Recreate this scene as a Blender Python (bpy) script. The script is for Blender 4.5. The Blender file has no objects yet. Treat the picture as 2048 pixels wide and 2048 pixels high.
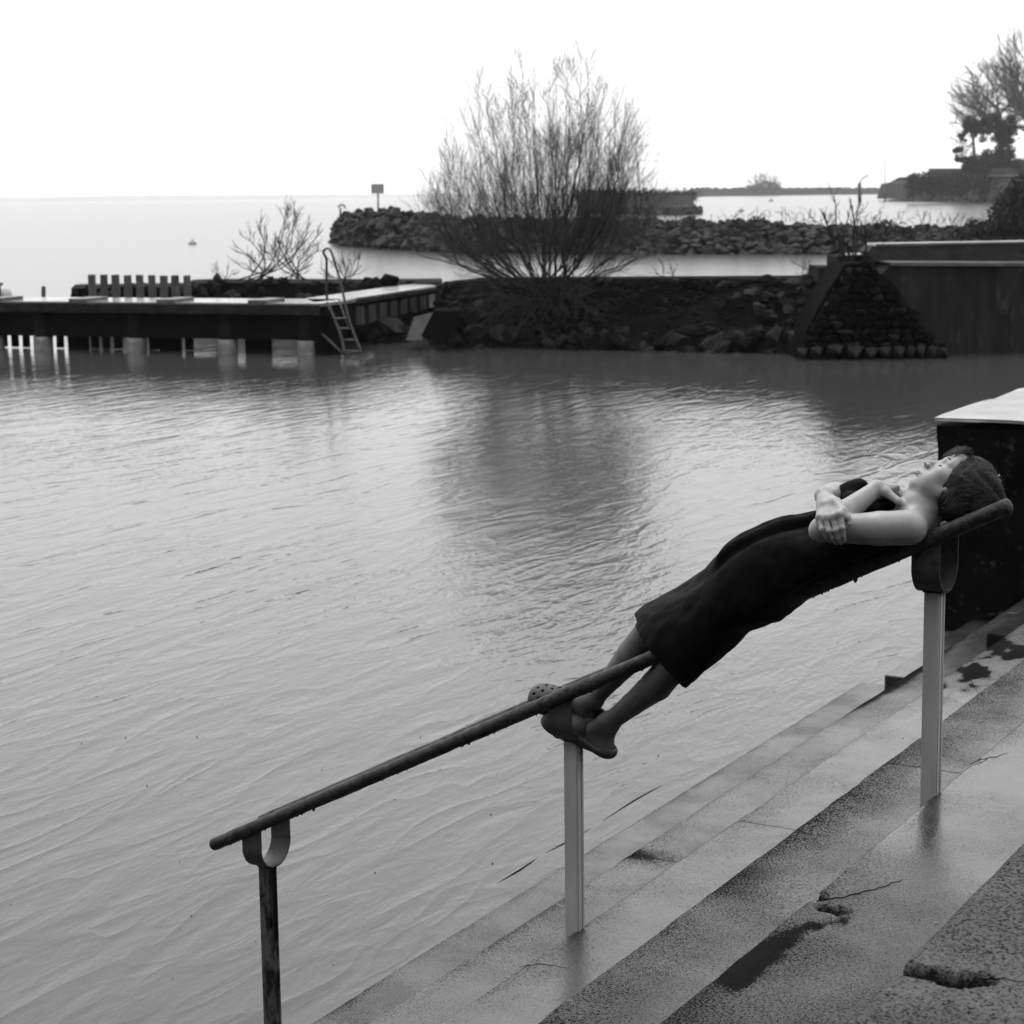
import bpy, bmesh, math, random
import numpy as np
from mathutils import Vector, Matrix

random.seed(7)
RNG = np.random.default_rng(11)
SC = bpy.context.scene
COL = SC.collection
rad = math.radians

# ---------------------------------------------------------------- camera
F_PX = 3977.0                       # focal length in pixels of a 2048 px wide picture
PITCH = math.atan(634 / F_PX)
ROLL = 0.013
CAM_H = 2.9035                      # eye above the water, metres
Xv = np.array([1, 0, 0.]); Fv = np.array([0, math.cos(PITCH), -math.sin(PITCH)])
Uv = np.array([0, math.sin(PITCH), math.cos(PITCH)])
RIv = math.cos(ROLL) * Xv - math.sin(ROLL) * Uv
UPv = math.sin(ROLL) * Xv + math.cos(ROLL) * Uv
CAMP = np.array([0, 0, CAM_H])
cam_d = bpy.data.cameras.new('camera')
cam = bpy.data.objects.new('camera', cam_d); COL.objects.link(cam)
M = Matrix(((RIv[0], UPv[0], -Fv[0], 0), (RIv[1], UPv[1], -Fv[1], 0), (RIv[2], UPv[2], -Fv[2], CAM_H), (0, 0, 0, 1)))
cam.matrix_world = M
cam_d.sensor_width = 36; cam_d.lens = F_PX * 36 / 2048
cam_d.clip_end = 30000; cam_d.clip_start = 0.05
cam_d.dof.use_dof = True; cam_d.dof.focus_distance = 5.75; cam_d.dof.aperture_fstop = 9.0
SC.camera = cam

# ---------------------------------------------------------------- world, sun, exposure
SKY_LEVEL = 1.0
world = bpy.data.worlds.new('World'); SC.world = world; world.use_nodes = True
nt = world.node_tree; nt.nodes.clear()
out = nt.nodes.new('ShaderNodeOutputWorld'); bg = nt.nodes.new('ShaderNodeBackground')
sky = nt.nodes.new('ShaderNodeTexSky'); sky.sky_type = 'NISHITA'; sky.sun_disc = False
sky.sun_elevation = rad(52); sky.sun_rotation = rad(-20); sky.air_density = 1.0; sky.dust_density = 4.0
bw = nt.nodes.new('ShaderNodeRGBToBW')
# overcast: the cloud sheet evens the clear sky out to a bright grey-white
mul = nt.nodes.new('ShaderNodeMath'); mul.operation = 'MULTIPLY'; mul.inputs[1].default_value = 0.12
add = nt.nodes.new('ShaderNodeMath'); add.operation = 'ADD'; add.inputs[1].default_value = 11.2
mx = nt.nodes.new('ShaderNodeCombineColor')
nt.links.new(sky.outputs[0], bw.inputs[0]); nt.links.new(bw.outputs[0], mul.inputs[0]); nt.links.new(mul.outputs[0], add.inputs[0])
tcw = nt.nodes.new('ShaderNodeTexCoord'); sx = nt.nodes.new('ShaderNodeSeparateXYZ'); nt.links.new(tcw.outputs['Generated'], sx.inputs[0])
zen = nt.nodes.new('ShaderNodeMath'); zen.operation = 'MULTIPLY'; zen.inputs[1].default_value = 13.0; zen.use_clamp = False   # overcast: the zenith is the brightest part
zc_ = nt.nodes.new('ShaderNodeClamp'); nt.links.new(sx.outputs[2], zc_.inputs[0]); nt.links.new(zc_.outputs[0], zen.inputs[0])
tot = nt.nodes.new('ShaderNodeMath'); nt.links.new(add.outputs[0], tot.inputs[0]); nt.links.new(zen.outputs[0], tot.inputs[1])
for i in range(3): nt.links.new(tot.outputs[0], mx.inputs[i])
nt.links.new(mx.outputs[0], bg.inputs['Color']); bg.inputs['Strength'].default_value = 0.10
nt.links.new(bg.outputs[0], out.inputs[0])
sun_d = bpy.data.lights.new('sun', 'SUN'); sun_d.energy = 1.7; sun_d.angle = rad(35); sun_d.color = (1, 1, 1)
sun = bpy.data.objects.new('sun', sun_d); COL.objects.link(sun)
sd = Vector((-0.35, -0.25, -0.9)).normalized()        # soft light from above, a little from the lake side
sun.rotation_euler = Vector((0.25, -0.42, -0.87)).to_track_quat('-Z', 'Y').to_euler()
SC.view_settings.view_transform = 'Standard'; SC.view_settings.look = 'None'
SC.view_settings.exposure = 0; SC.view_settings.gamma = 1; SC.view_settings.use_curve_mapping = False
SC.render.engine = 'CYCLES'
SC.cycles.max_bounces = 6; SC.cycles.diffuse_bounces = 3; SC.cycles.glossy_bounces = 3
SC.cycles.transmission_bounces = 2; SC.cycles.volume_bounces = 1; SC.cycles.use_denoising = True
SC.cycles.caustics_reflective = False; SC.cycles.caustics_refractive = False

# ---------------------------------------------------------------- measuring
def ray(x, y): return (x - 1024) * RIv + (1024 - y) * UPv + F_PX * Fv
def on_z(x, y, z=0.0):
    d = ray(x, y); return CAMP + d * ((z - CAM_H) / d[2])
def at_y(x, y, Y):
    d = ray(x, y); return CAMP + d * (Y / d[1])
def proj(P):
    P = np.asarray(P, float) - CAMP; d = P @ Fv
    return 1024 + F_PX * (P @ RIv) / d, 1024 - F_PX * (P @ UPv) / d
TH = rad(30)
EV = np.array([math.sin(TH), math.cos(TH), 0])        # along the steps, away
NV = np.array([-math.cos(TH), math.sin(TH), 0])       # down the steps, to the lake
def qt(q, t, z): return NV * q + EV * t + np.array([0, 0, z])
def on_t(x, y, t):
    d = ray(x, y); return CAMP + d * (t / (d @ EV))
def on_q(x, y, q):
    d = ray(x, y); return CAMP + d * (q / (d @ NV))

# ---------------------------------------------------------------- noise
def vnoise(x, y, seed=0):
    x = np.asarray(x, float); y = np.asarray(y, float)
    xi = np.floor(x).astype(np.int64); yi = np.floor(y).astype(np.int64)
    fx = x - xi; fy = y - yi; fx = fx * fx * (3 - 2 * fx); fy = fy * fy * (3 - 2 * fy)
    def h(a, b):
        n = (a * 374761393 + b * 668265263 + seed * 1442695041) & 0xffffffff
        n = ((n ^ (n >> 13)) * 1274126177) & 0xffffffff
        return ((n ^ (n >> 16)) & 0xffff) / 65535.0 * 2 - 1
    return (h(xi, yi) * (1 - fx) + h(xi + 1, yi) * fx) * (1 - fy) + (h(xi, yi + 1) * (1 - fx) + h(xi + 1, yi + 1) * fx) * fy
def fbm(x, y, seed=0, o=4):
    s = 0; a = 1.0; t = 0
    for i in range(o):
        s = s + a * vnoise(np.asarray(x) * 2 ** i, np.asarray(y) * 2 ** i, seed + i * 17); t += a; a *= .5
    return s / t

# ---------------------------------------------------------------- object helpers
def tag(o, label=None, cat=None, group=None, kind=None):
    if label: o['label'] = label
    if cat: o['category'] = cat
    if group: o['group'] = group
    if kind: o['kind'] = kind
    return o
def empty(name, loc, label, cat, group=None):
    o = bpy.data.objects.new(name, None); COL.objects.link(o); o.location = Vector(loc); o.empty_display_size = .2
    bpy.context.view_layer.update if False else None
    return tag(o, label, cat, group)
def link_mesh(name, me, m, parent=None, smooth=False):
    if m is not None and not me.materials: me.materials.append(m)
    o = bpy.data.objects.new(name, me); COL.objects.link(o)
    if parent is not None:
        o.parent = parent
        wl = Vector((0, 0, 0)); p = parent
        while p is not None: wl += p.location; p = p.parent
        o.location = -wl                                  # geometry is given in world metres
    if smooth: me.shade_smooth()
    return o
def mesh(name, V, Fc, m, parent=None, smooth=False):
    me = bpy.data.meshes.new(name)
    if isinstance(Fc, np.ndarray):
        V = np.asarray(V, np.float32); nf, k = Fc.shape
        me.vertices.add(len(V)); me.vertices.foreach_set('co', V.ravel())
        me.loops.add(nf * k); me.loops.foreach_set('vertex_index', Fc.astype(np.int32).ravel())
        me.polygons.add(nf); me.polygons.foreach_set('loop_start', np.arange(nf, dtype=np.int32) * k)
        me.update(calc_edges=True); me.validate()
    else:
        me.from_pydata([tuple(map(float, v)) for v in V], [], Fc); me.update()
    return link_mesh(name, me, m, parent, smooth)
def box_geo(c, s, ax=None, V=None, Fc=None, jitter=0):
    """box with centre c, full sizes s and axes ax (rows)"""
    V = [] if V is None else V; Fc = [] if Fc is None else Fc
    ax = np.eye(3) if ax is None else np.asarray(ax, float)
    b = len(V); c = np.asarray(c, float)
    for i in (-.5, .5):
        for j in (-.5, .5):
            for k in (-.5, .5):
                V.append(c + ax[0] * s[0] * i + ax[1] * s[1] * j + ax[2] * s[2] * k + (RNG.normal(0, jitter, 3) if jitter else 0))
    for f in ((0, 1, 3, 2), (4, 6, 7, 5), (0, 4, 5, 1), (2, 3, 7, 6), (0, 2, 6, 4), (1, 5, 7, 3)):
        Fc.append([b + i for i in f])
    return V, Fc
def box(name, c, s, m, parent=None, ax=None, bev=0, jitter=0):
    V, Fc = box_geo(c, s, ax, jitter=jitter)
    o = mesh(name, V, Fc, m, parent)
    if bev: bevel(o, bev)
    return o
def bevel(o, w, seg=2):
    b = o.modifiers.new('bevel', 'BEVEL'); b.width = w; b.segments = seg; b.limit_method = 'ANGLE'; return b
def tube_geo(P, R, n=8, V=None, Fc=None, cap=True):
    V = [] if V is None else V; Fc = [] if Fc is None else Fc
    P = np.asarray(P, float); R = np.broadcast_to(np.asarray(R, float), (len(P),))
    T = np.gradient(P, axis=0); T /= np.linalg.norm(T, axis=1)[:, None] + 1e-12
    ref = np.array([0, 0, 1.]) if abs(T[0][2]) < .9 else np.array([1., 0, 0])
    a = np.cross(T[0], ref); a /= np.linalg.norm(a); b0 = len(V)
    for i in range(len(P)):
        a = a - T[i] * (a @ T[i]); a /= np.linalg.norm(a); b = np.cross(T[i], a)
        for k in range(n):
            w = 2 * math.pi * k / n
            V.append(P[i] + R[i] * (math.cos(w) * a + math.sin(w) * b))
    for i in range(len(P) - 1):
        for k in range(n):
            k2 = (k + 1) % n
            Fc.append([b0 + i * n + k, b0 + i * n + k2, b0 + (i + 1) * n + k2, b0 + (i + 1) * n + k])
    if cap:
        Fc.append([b0 + k for k in range(n)][::-1]); Fc.append([b0 + (len(P) - 1) * n + k for k in range(n)])
    return V, Fc
def tube(name, P, R, m, parent=None, n=12, smooth=True):
    V, Fc = tube_geo(P, R, n); return mesh(name, V, Fc, m, parent, smooth)
def bez(P, n=10):
    """Catmull-Rom through the points"""
    P = [np.asarray(p, float) for p in P]; P = [2 * P[0] - P[1]] + P + [2 * P[-1] - P[-2]]; o = []
    for i in range(1, len(P) - 2):
        for k in range(n):
            t = k / n
            o.append(.5 * ((2 * P[i]) + (-P[i - 1] + P[i + 1]) * t + (2 * P[i - 1] - 5 * P[i] + 4 * P[i + 1] - P[i + 2]) * t * t + (-P[i - 1] + 3 * P[i] - 3 * P[i + 1] + P[i + 2]) * t ** 3))
    o.append(P[-2]); return np.array(o)

# ---------------------------------------------------------------- materials
def ramp(nt_, src, stops):
    r = nt_.nodes.new('ShaderNodeValToRGB'); nt_.links.new(src, r.inputs[0])
    e = r.color_ramp.elements
    while len(e) > 1: e.remove(e[-1])
    e[0].position = stops[0][0]; e[0].color = (stops[0][1],) * 3 + (1,)
    for p, v in stops[1:]:
        k = e.new(p); k.color = (v, v, v, 1)
    return r.outputs[0]
def noise_node(n_, scale, detail=4, rough=.5, vec=None, dist=0):
    t = n_.nodes.new('ShaderNodeTexNoise'); t.inputs['Scale'].default_value = scale; t.inputs['Detail'].default_value = detail
    t.inputs['Roughness'].default_value = rough; t.inputs['Distortion'].default_value = dist
    if vec is not None: n_.links.new(vec, t.inputs['Vector'])
    return t.outputs['Fac']
def mat(name, lo, hi, rough=(.4, .6), scale=8, bump=0, bscale=40, spec=.5, stretch=(1, 1, 1), blotch=None, detail=5):
    m = bpy.data.materials.new(name); m.use_nodes = True; n_ = m.node_tree; p = n_.nodes['Principled BSDF']
    tc = n_.nodes.new('ShaderNodeTexCoord'); mp = n_.nodes.new('ShaderNodeMapping'); mp.inputs['Scale'].default_value = stretch
    n_.links.new(tc.outputs['Object'], mp.inputs[0]); v = mp.outputs[0]
    f = noise_node(n_, scale, detail, .6, v)
    c = ramp(n_, f, [(.3, lo), (.7, hi)])
    if blotch:                                  # (scale, dark value): stains of a shape of their own
        g = noise_node(n_, blotch[0], 6, .65, v)
        fac = ramp(n_, g, [(blotch[2] if len(blotch) > 2 else .52, 0), ((blotch[2] if len(blotch) > 2 else .52) + .08, 1)])
        mi = n_.nodes.new('ShaderNodeMix'); mi.data_type = 'RGBA'; n_.links.new(fac, mi.inputs[0]); n_.links.new(c, mi.inputs[6])
        mi.inputs[7].default_value = (blotch[1],) * 3 + (1,); c = mi.outputs[2]
    n_.links.new(c, p.inputs['Base Color'])
    r = ramp(n_, noise_node(n_, scale * .6, 3, .5, v), [(.35, rough[0]), (.65, rough[1])]); n_.links.new(r, p.inputs['Roughness'])
    p.inputs['Specular IOR Level'].default_value = spec
    if bump:
        b = n_.nodes.new('ShaderNodeBump'); b.inputs['Distance'].default_value = bump; b.inputs['Strength'].default_value = 1
        n_.links.new(noise_node(n_, bscale, 5, .6, v), b.inputs['Height']); n_.links.new(b.outputs[0], p.inputs['Normal'])
    return m
M_wall = mat('black_wet_concrete', .002, .006, (.6, .8), 2.5, .004, 30, .01, blotch=(11, .028, .60))
M_walltop = mat('wet_pale_concrete', .10, .2, (.12, .3), 3, .002, 30)
M_dark = mat('dark_wet_timber', .0015, .005, (.6, .8), 4, .004, 20, .01)
M_beam = mat('dark_algae_concrete', .006, .018, (.6, .8), 5, .006, 25, .02, blotch=(6, .035, .60))
M_deck = mat('wet_deck', .10, .18, (.12, .25), 2, .001, 20)
M_pile = mat('pile_concrete', .002, .012, (.6, .8), 5, .01, 18, .02)
M_pilebase = mat('pile_growth', .07, .16, (.4, .6), 8, .01, 25, .4)
M_rock = mat('wet_rock', .004, .034, (.6, .8), 1.6, .03, 9, .04)
M_rockd = mat('dark_rock', .0015, .009, (.6, .8), 1.3, .03, 9, .02)
M_rockp = mat('pale_rock', .02, .05, (.4, .7), 1.6, .02, 9, .3)
M_rock2 = mat('breakwater_rock', .005, .030, (.6, .8), .45, .05, 3, .1)
M_mound = mat('dark_rubble', .001, .004, (.7, .9), 1, .05, 5, .01)
M_quay = mat('quay_concrete', .004, .024, (.6, .8), .9, .01, 12, .02, stretch=(2.2, 2.2, .5), blotch=(3.5, .03, .58))
M_quaytop = mat('quay_top', .03, .06, (.25, .5), 3, .003, 20)
M_bark = mat('wet_bark', .008, .03, (.6, .8), 12, 0, 40, .1)
M_twig = mat('twig_bark', .03, .07, (.6, .8), 6, 0, 40, .1)
M_bush = mat('bramble', .006, .03, (.6, .8), 2, 0, 10, .15)
M_leaf = mat('evergreen_leaf', .015, .035, (.6, .8), .3, 0, 10, .1)
M_grass = mat('rank_grass', .03, .08, (.7, .9), .5, 0, 10, .1)
M_far = mat('far_stone', .03, .06, (.7, .9), .2, 0, 10, .1)
M_galv = mat('galvanised_steel', .30, .42, (.35, .5), 9, .0008, 60, .5, stretch=(1, 1, .35), blotch=(22, .07, .68))
M_galvd = mat('stained_steel', .05, .09, (.4, .6), 9, .001, 60, .25, stretch=(1, 1, .4), blotch=(14, .003, .47))
M_rail = mat('wet_black_rail', .005, .045, (.4, .65), 45, .0030, 120, .16, blotch=(40, .09, .66))
M_strap = mat('strap_steel', .03, .06, (.4, .55), 12, .0008, 60, .2, blotch=(16, .012, .55))
M_sign = mat('sign_board', .16, .18, (.5, .6), 5)
M_white = mat('pale_paint', .3, .36, (.4, .5), 5)
M_post = mat('weathered_post', .02, .06, (.5, .7), 4, .004, 20, .3)
M_dress = mat('black_dress_cloth', .0018, .0042, (.6, .8), 30, .0006, 260, .04)
M_hair = mat('dark_hair', .002, .005, (.45, .6), 60, 0, 40, .1)
M_strand = mat('hair_strand', .003, .045, (.4, .5), 30, 0, 40, .3)
M_clog = mat('foam_clog', .035, .045, (.5, .65), 20, .0002, 200, .2)

def skin_mat():
    m = bpy.data.materials.new('skin'); m.use_nodes = True; n_ = m.node_tree; p = n_.nodes['Principled BSDF']
    tc = n_.nodes.new('ShaderNodeTexCoord')
    c = ramp(n_, noise_node(n_, 14, 4, .6, tc.outputs['Object']), [(.3, .15), (.7, .23)]); n_.links.new(c, p.inputs['Base Color'])
    p.inputs['Roughness'].default_value = .42; p.inputs['Specular IOR Level'].default_value = .45
    b = n_.nodes.new('ShaderNodeBump'); b.inputs['Distance'].default_value = .00025
    n_.links.new(noise_node(n_, 170, 4, .6, tc.outputs['Object']), b.inputs['Height']); n_.links.new(b.outputs[0], p.inputs['Normal'])
    return m
M_skin = skin_mat()
M_leg_dark = mat('dark_leg_tone', .07, .10, (.5, .6), 20, 0, 100, .2)
M_lip = mat('lip', .05, .07, (.3, .4), 20)

def steps_mat():
    """wet exposed-aggregate concrete: dark stone, glossy where the rain stands, rough, pitted and algae-stained elsewhere"""
    m = bpy.data.materials.new('wet_step_concrete'); m.use_nodes = True; n_ = m.node_tree; p = n_.nodes['Principled BSDF']; L = n_.links.new
    tc = n_.nodes.new('ShaderNodeTexCoord'); mp = n_.nodes.new('ShaderNodeMapping'); L(tc.outputs['Object'], mp.inputs[0])
    mp.inputs['Rotation'].default_value = (0, 0, rad(30)); v = mp.outputs[0]
    at = n_.nodes.new('ShaderNodeAttribute'); at.attribute_name = 'wet'; stn = n_.nodes.new('ShaderNodeAttribute'); stn.attribute_name = 'stain_shade'
    def math_(op, a, b, clamp=False):
        k = n_.nodes.new('ShaderNodeMath'); k.operation = op; k.use_clamp = clamp
        for i_, q in enumerate((a, b)):
            if isinstance(q, (int, float)): k.inputs[i_].default_value = q
            else: L(q, k.inputs[i_])
        return k.outputs[0]
    mid = noise_node(n_, 7, 5, .6, v); fine = noise_node(n_, 190, 3, .7, v); fine2 = noise_node(n_, 165, 4, .7, v); big = noise_node(n_, 2.2, 5, .6, v)
    wet = math_('ADD', at.outputs['Fac'], math_('MULTIPLY', math_('SUBTRACT', big, .5), 1.6), True)
    # pits: specks that stay dark; more of them where it is dry, stained or painted with crack shade
    thr = math_('ADD', math_('MULTIPLY', wet, -.070), math_('ADD', math_('MULTIPLY', stn.outputs['Fac'], .20), .490))
    pit = math_('MULTIPLY', math_('MULTIPLY', math_('SUBTRACT', thr, fine2), 9, True), .85)
    grain = ramp(n_, fine, [(.35, .45), (.5, 1.0), (.66, 1.35)])
    base = ramp(n_, mid, [(.3, .018), (.7, .042)])
    mu = n_.nodes.new('ShaderNodeMix'); mu.data_type = 'RGBA'; mu.blend_type = 'MULTIPLY'; mu.inputs[0].default_value = 1
    L(base, mu.inputs[6]); L(grain, mu.inputs[7])
    dk = n_.nodes.new('ShaderNodeMix'); dk.data_type = 'RGBA'; L(pit, dk.inputs[0]); L(mu.outputs[2], dk.inputs[6]); dk.inputs[7].default_value = (.006, .006, .006, 1)
    L(dk.outputs[2], p.inputs['Base Color'])
    r = math_('ADD', math_('MULTIPLY', wet, -.36), .42); L(math_('ADD', r, math_('MULTIPLY', pit, .25)), p.inputs['Roughness'])
    sp = math_('SUBTRACT', math_('ADD', math_('MULTIPLY', wet, .35), .20), math_('MULTIPLY', pit, .46), True); L(sp, p.inputs['Specular IOR Level'])
    hb = math_('ADD', math_('MULTIPLY', fine, .7), math_('ADD', noise_node(n_, 60, 3, .6, v), math_('MULTIPLY', pit, -.5)))
    b = n_.nodes.new('ShaderNodeBump'); b.inputs['Distance'].default_value = .0030; L(hb, b.inputs['Height'])
    L(math_('ADD', math_('MULTIPLY', wet, -.82), .95), b.inputs['Strength']); L(b.outputs[0], p.inputs['Normal'])
    return m
M_step = steps_mat()

def water_mat():
    m = bpy.data.materials.new('lake_water'); m.use_nodes = True; n_ = m.node_tree; p = n_.nodes['Principled BSDF']; L = n_.links.new
    p.inputs['Base Color'].default_value = (.040, .040, .040, 1); p.inputs['Roughness'].default_value = .06; p.inputs['IOR'].default_value = 1.333
    tc = n_.nodes.new('ShaderNodeTexCoord')
    def mapped(sx, sy, rot=30):
        mp0 = n_.nodes.new('ShaderNodeMapping'); mp0.inputs['Rotation'].default_value = (0, 0, rad(rot)); L(tc.outputs['Object'], mp0.inputs[0])
        mp = n_.nodes.new('ShaderNodeMapping'); mp.inputs['Scale'].default_value = (sx, sy, 1); L(mp0.outputs[0], mp.inputs[0]); return mp.outputs[0]
    def amp(s, a):
        k = n_.nodes.new('ShaderNodeMath'); k.operation = 'MULTIPLY'; L(s, k.inputs[0])
        if isinstance(a, float): k.inputs[1].default_value = a
        else: L(a, k.inputs[1])
        return k.outputs[0]
    def plus(a, b):
        k = n_.nodes.new('ShaderNodeMath'); L(a, k.inputs[0]); L(b, k.inputs[1]); return k.outputs[0]
    def ridged(s):                                  # sharp little crests
        k = n_.nodes.new('ShaderNodeMath'); k.operation = 'SUBTRACT'; L(s, k.inputs[0]); k.inputs[1].default_value = .5
        a_ = n_.nodes.new('ShaderNodeMath'); a_.operation = 'ABSOLUTE'; L(k.outputs[0], a_.inputs[0])
        q = n_.nodes.new('ShaderNodeMath'); q.operation = 'POWER'; L(amp(a_.outputs[0], 2.0), q.inputs[0]); q.inputs[1].default_value = .8
        return amp(q.outputs[0], -1.0)
    swell = plus(amp(noise_node(n_, 1, 2, .45, mapped(1.5, .40, 27), .4), .010), amp(ridged(noise_node(n_, 1, 1.5, .4, mapped(3.3, .85, 26), .7)), .0105))
    chop = plus(amp(noise_node(n_, 1, 3, .5, mapped(8.0, 2.8, 14), .5), .0056), amp(ridged(noise_node(n_, 1, 1.5, .4, mapped(8.5, 2.6, 33), .6)), .0040))
    rip = amp(noise_node(n_, 1, 3, .55, mapped(24, 8.0, 4), .3), .0036)
    wind = ramp(n_, noise_node(n_, .12, 3, .5, tc.outputs['Object']), [(.45, .55), (.6, 1.25)])
    fine = amp(noise_node(n_, 1, 2, .5, mapped(75, 28, 0)), .0007)
    h = plus(swell, plus(amp(chop, wind), plus(amp(rip, wind), fine)))
    b = n_.nodes.new('ShaderNodeBump'); b.inputs['Distance'].default_value = 1.0; b.inputs['Strength'].default_value = 1.0
    # the sea wall throws waves back: liveliest near the steps, flatter towards the jetty
    spy = n_.nodes.new('ShaderNodeSeparateXYZ'); L(tc.outputs['Object'], spy.inputs[0])
    lv = n_.nodes.new('ShaderNodeMapRange'); L(spy.outputs[1], lv.inputs[0]); lv.inputs[1].default_value = 9; lv.inputs[2].default_value = 24; lv.inputs[3].default_value = 1.15; lv.inputs[4].default_value = .62
    h = amp(h, lv.outputs[0]); L(h, b.inputs['Height']); L(b.outputs[0], p.inputs['Normal'])
    sp_ = n_.nodes.new('ShaderNodeSeparateXYZ'); L(tc.outputs['Object'], sp_.inputs[0])      # calmer inside the harbour, wind-roughened on the open lake
    rg = n_.nodes.new('ShaderNodeMapRange'); L(sp_.outputs[1], rg.inputs[0]); rg.inputs[1].default_value = 30; rg.inputs[2].default_value = 55; rg.inputs[3].default_value = .06; rg.inputs[4].default_value = .18
    L(rg.outputs[0], p.inputs['Roughness'])
    return m
M_water = water_mat()

# ================================================================ WATER
W = 4100
wv = [(-W, -60, 0), (W, -60, 0), (W, 6900, 0), (-W, 6900, 0)]
water = mesh('water', wv, [[0, 1, 2, 3]], M_water); tag(water, kind='structure')

# ================================================================ STEPS
T_, R_ = 0.57676, 0.30469
QN = [1.1133 + T_ * (i) for i in range(-5, 8)]        # nosings; index 5 is the nosing nearest the camera in view
ZN = [CAM_H - 1.38 - R_ * (i) for i in range(-5, 8)]
ZB = 0.006
T_END = 13.7
cracks = []                                           # (level, polyline (q,t), half width, depth)
def lvl(i): return max(ZN[i], ZB) if i == 10 else ZN[i]
def qt_of(x, y, z):
    P = on_z(x, y, z); return (P @ NV, P @ EV)
hair_cracks = []
def add_crack(i, pts, w, d):
    if w > .005: cracks.append((i, np.array([qt_of(x, y, lvl(i)) for x, y in pts]), w, d))
    else: hair_cracks.append((i, [on_z(x, y, lvl(i)) for x, y in pts], w))
add_crack(5, [(1806, 1930), (1835, 1944), (1872, 1946), (1905, 1962), (1962, 1956)], .022, .10)
add_crack(5, [(1960, 1958), (2010, 1958), (2060, 1966)], .004, .01)
add_crack(6, [(1617, 1782), (1632, 1790)], .024, .09)
add_crack(6, [(1655, 1815), (1684, 1819)], .019, .08)
add_crack(6, [(1634, 1800), (1690, 1792), (1745, 1778), (1805, 1758)], .003, .009)
add_crack(6, [(1700, 1810), (1650, 1845), (1600, 1880), (1560, 1905), (1500, 1950)], .010, .005)
add_crack(6, [(1940, 1528), (1962, 1518), (1995, 1512), (2018, 1504)], .003, .012)
add_crack(8, [(1040, 1934), (1080, 1928), (1138, 1936)], .003, .010)
joints = {5: [11.5], 6: [11.2], 7: [11.9], 8: [11.6], 9: [12], 10: [qt_of(1768, 1351, .09)[1] + .12]}
for i, (x, y) in {7: (1800, 1529), 8: (1480, 1641), 9: (1290, 1713)}.items():
    joints[i] = sorted([qt_of(x, y, lvl(i))[1]] + [t for t in joints[i] if abs(t - qt_of(x, y, lvl(i))[1]) > 1.5])
steps = empty('concrete_steps', qt(2.5, 5, 0), 'wide flight of wet worn concrete steps going down into the lake', 'steps')
def dist_poly(q, t, P):
    d = np.full(q.shape, 9.)
    for a, b in zip(P[:-1], P[1:]):
        ab = b - a; L2 = ab @ ab + 1e-12
        s = np.clip(((q - a[0]) * ab[0] + (t - a[1]) * ab[1]) / L2, 0, 1)
        d = np.minimum(d, np.hypot(q - a[0] - s * ab[0], t - a[1] - s * ab[1]))
    return d
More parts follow.
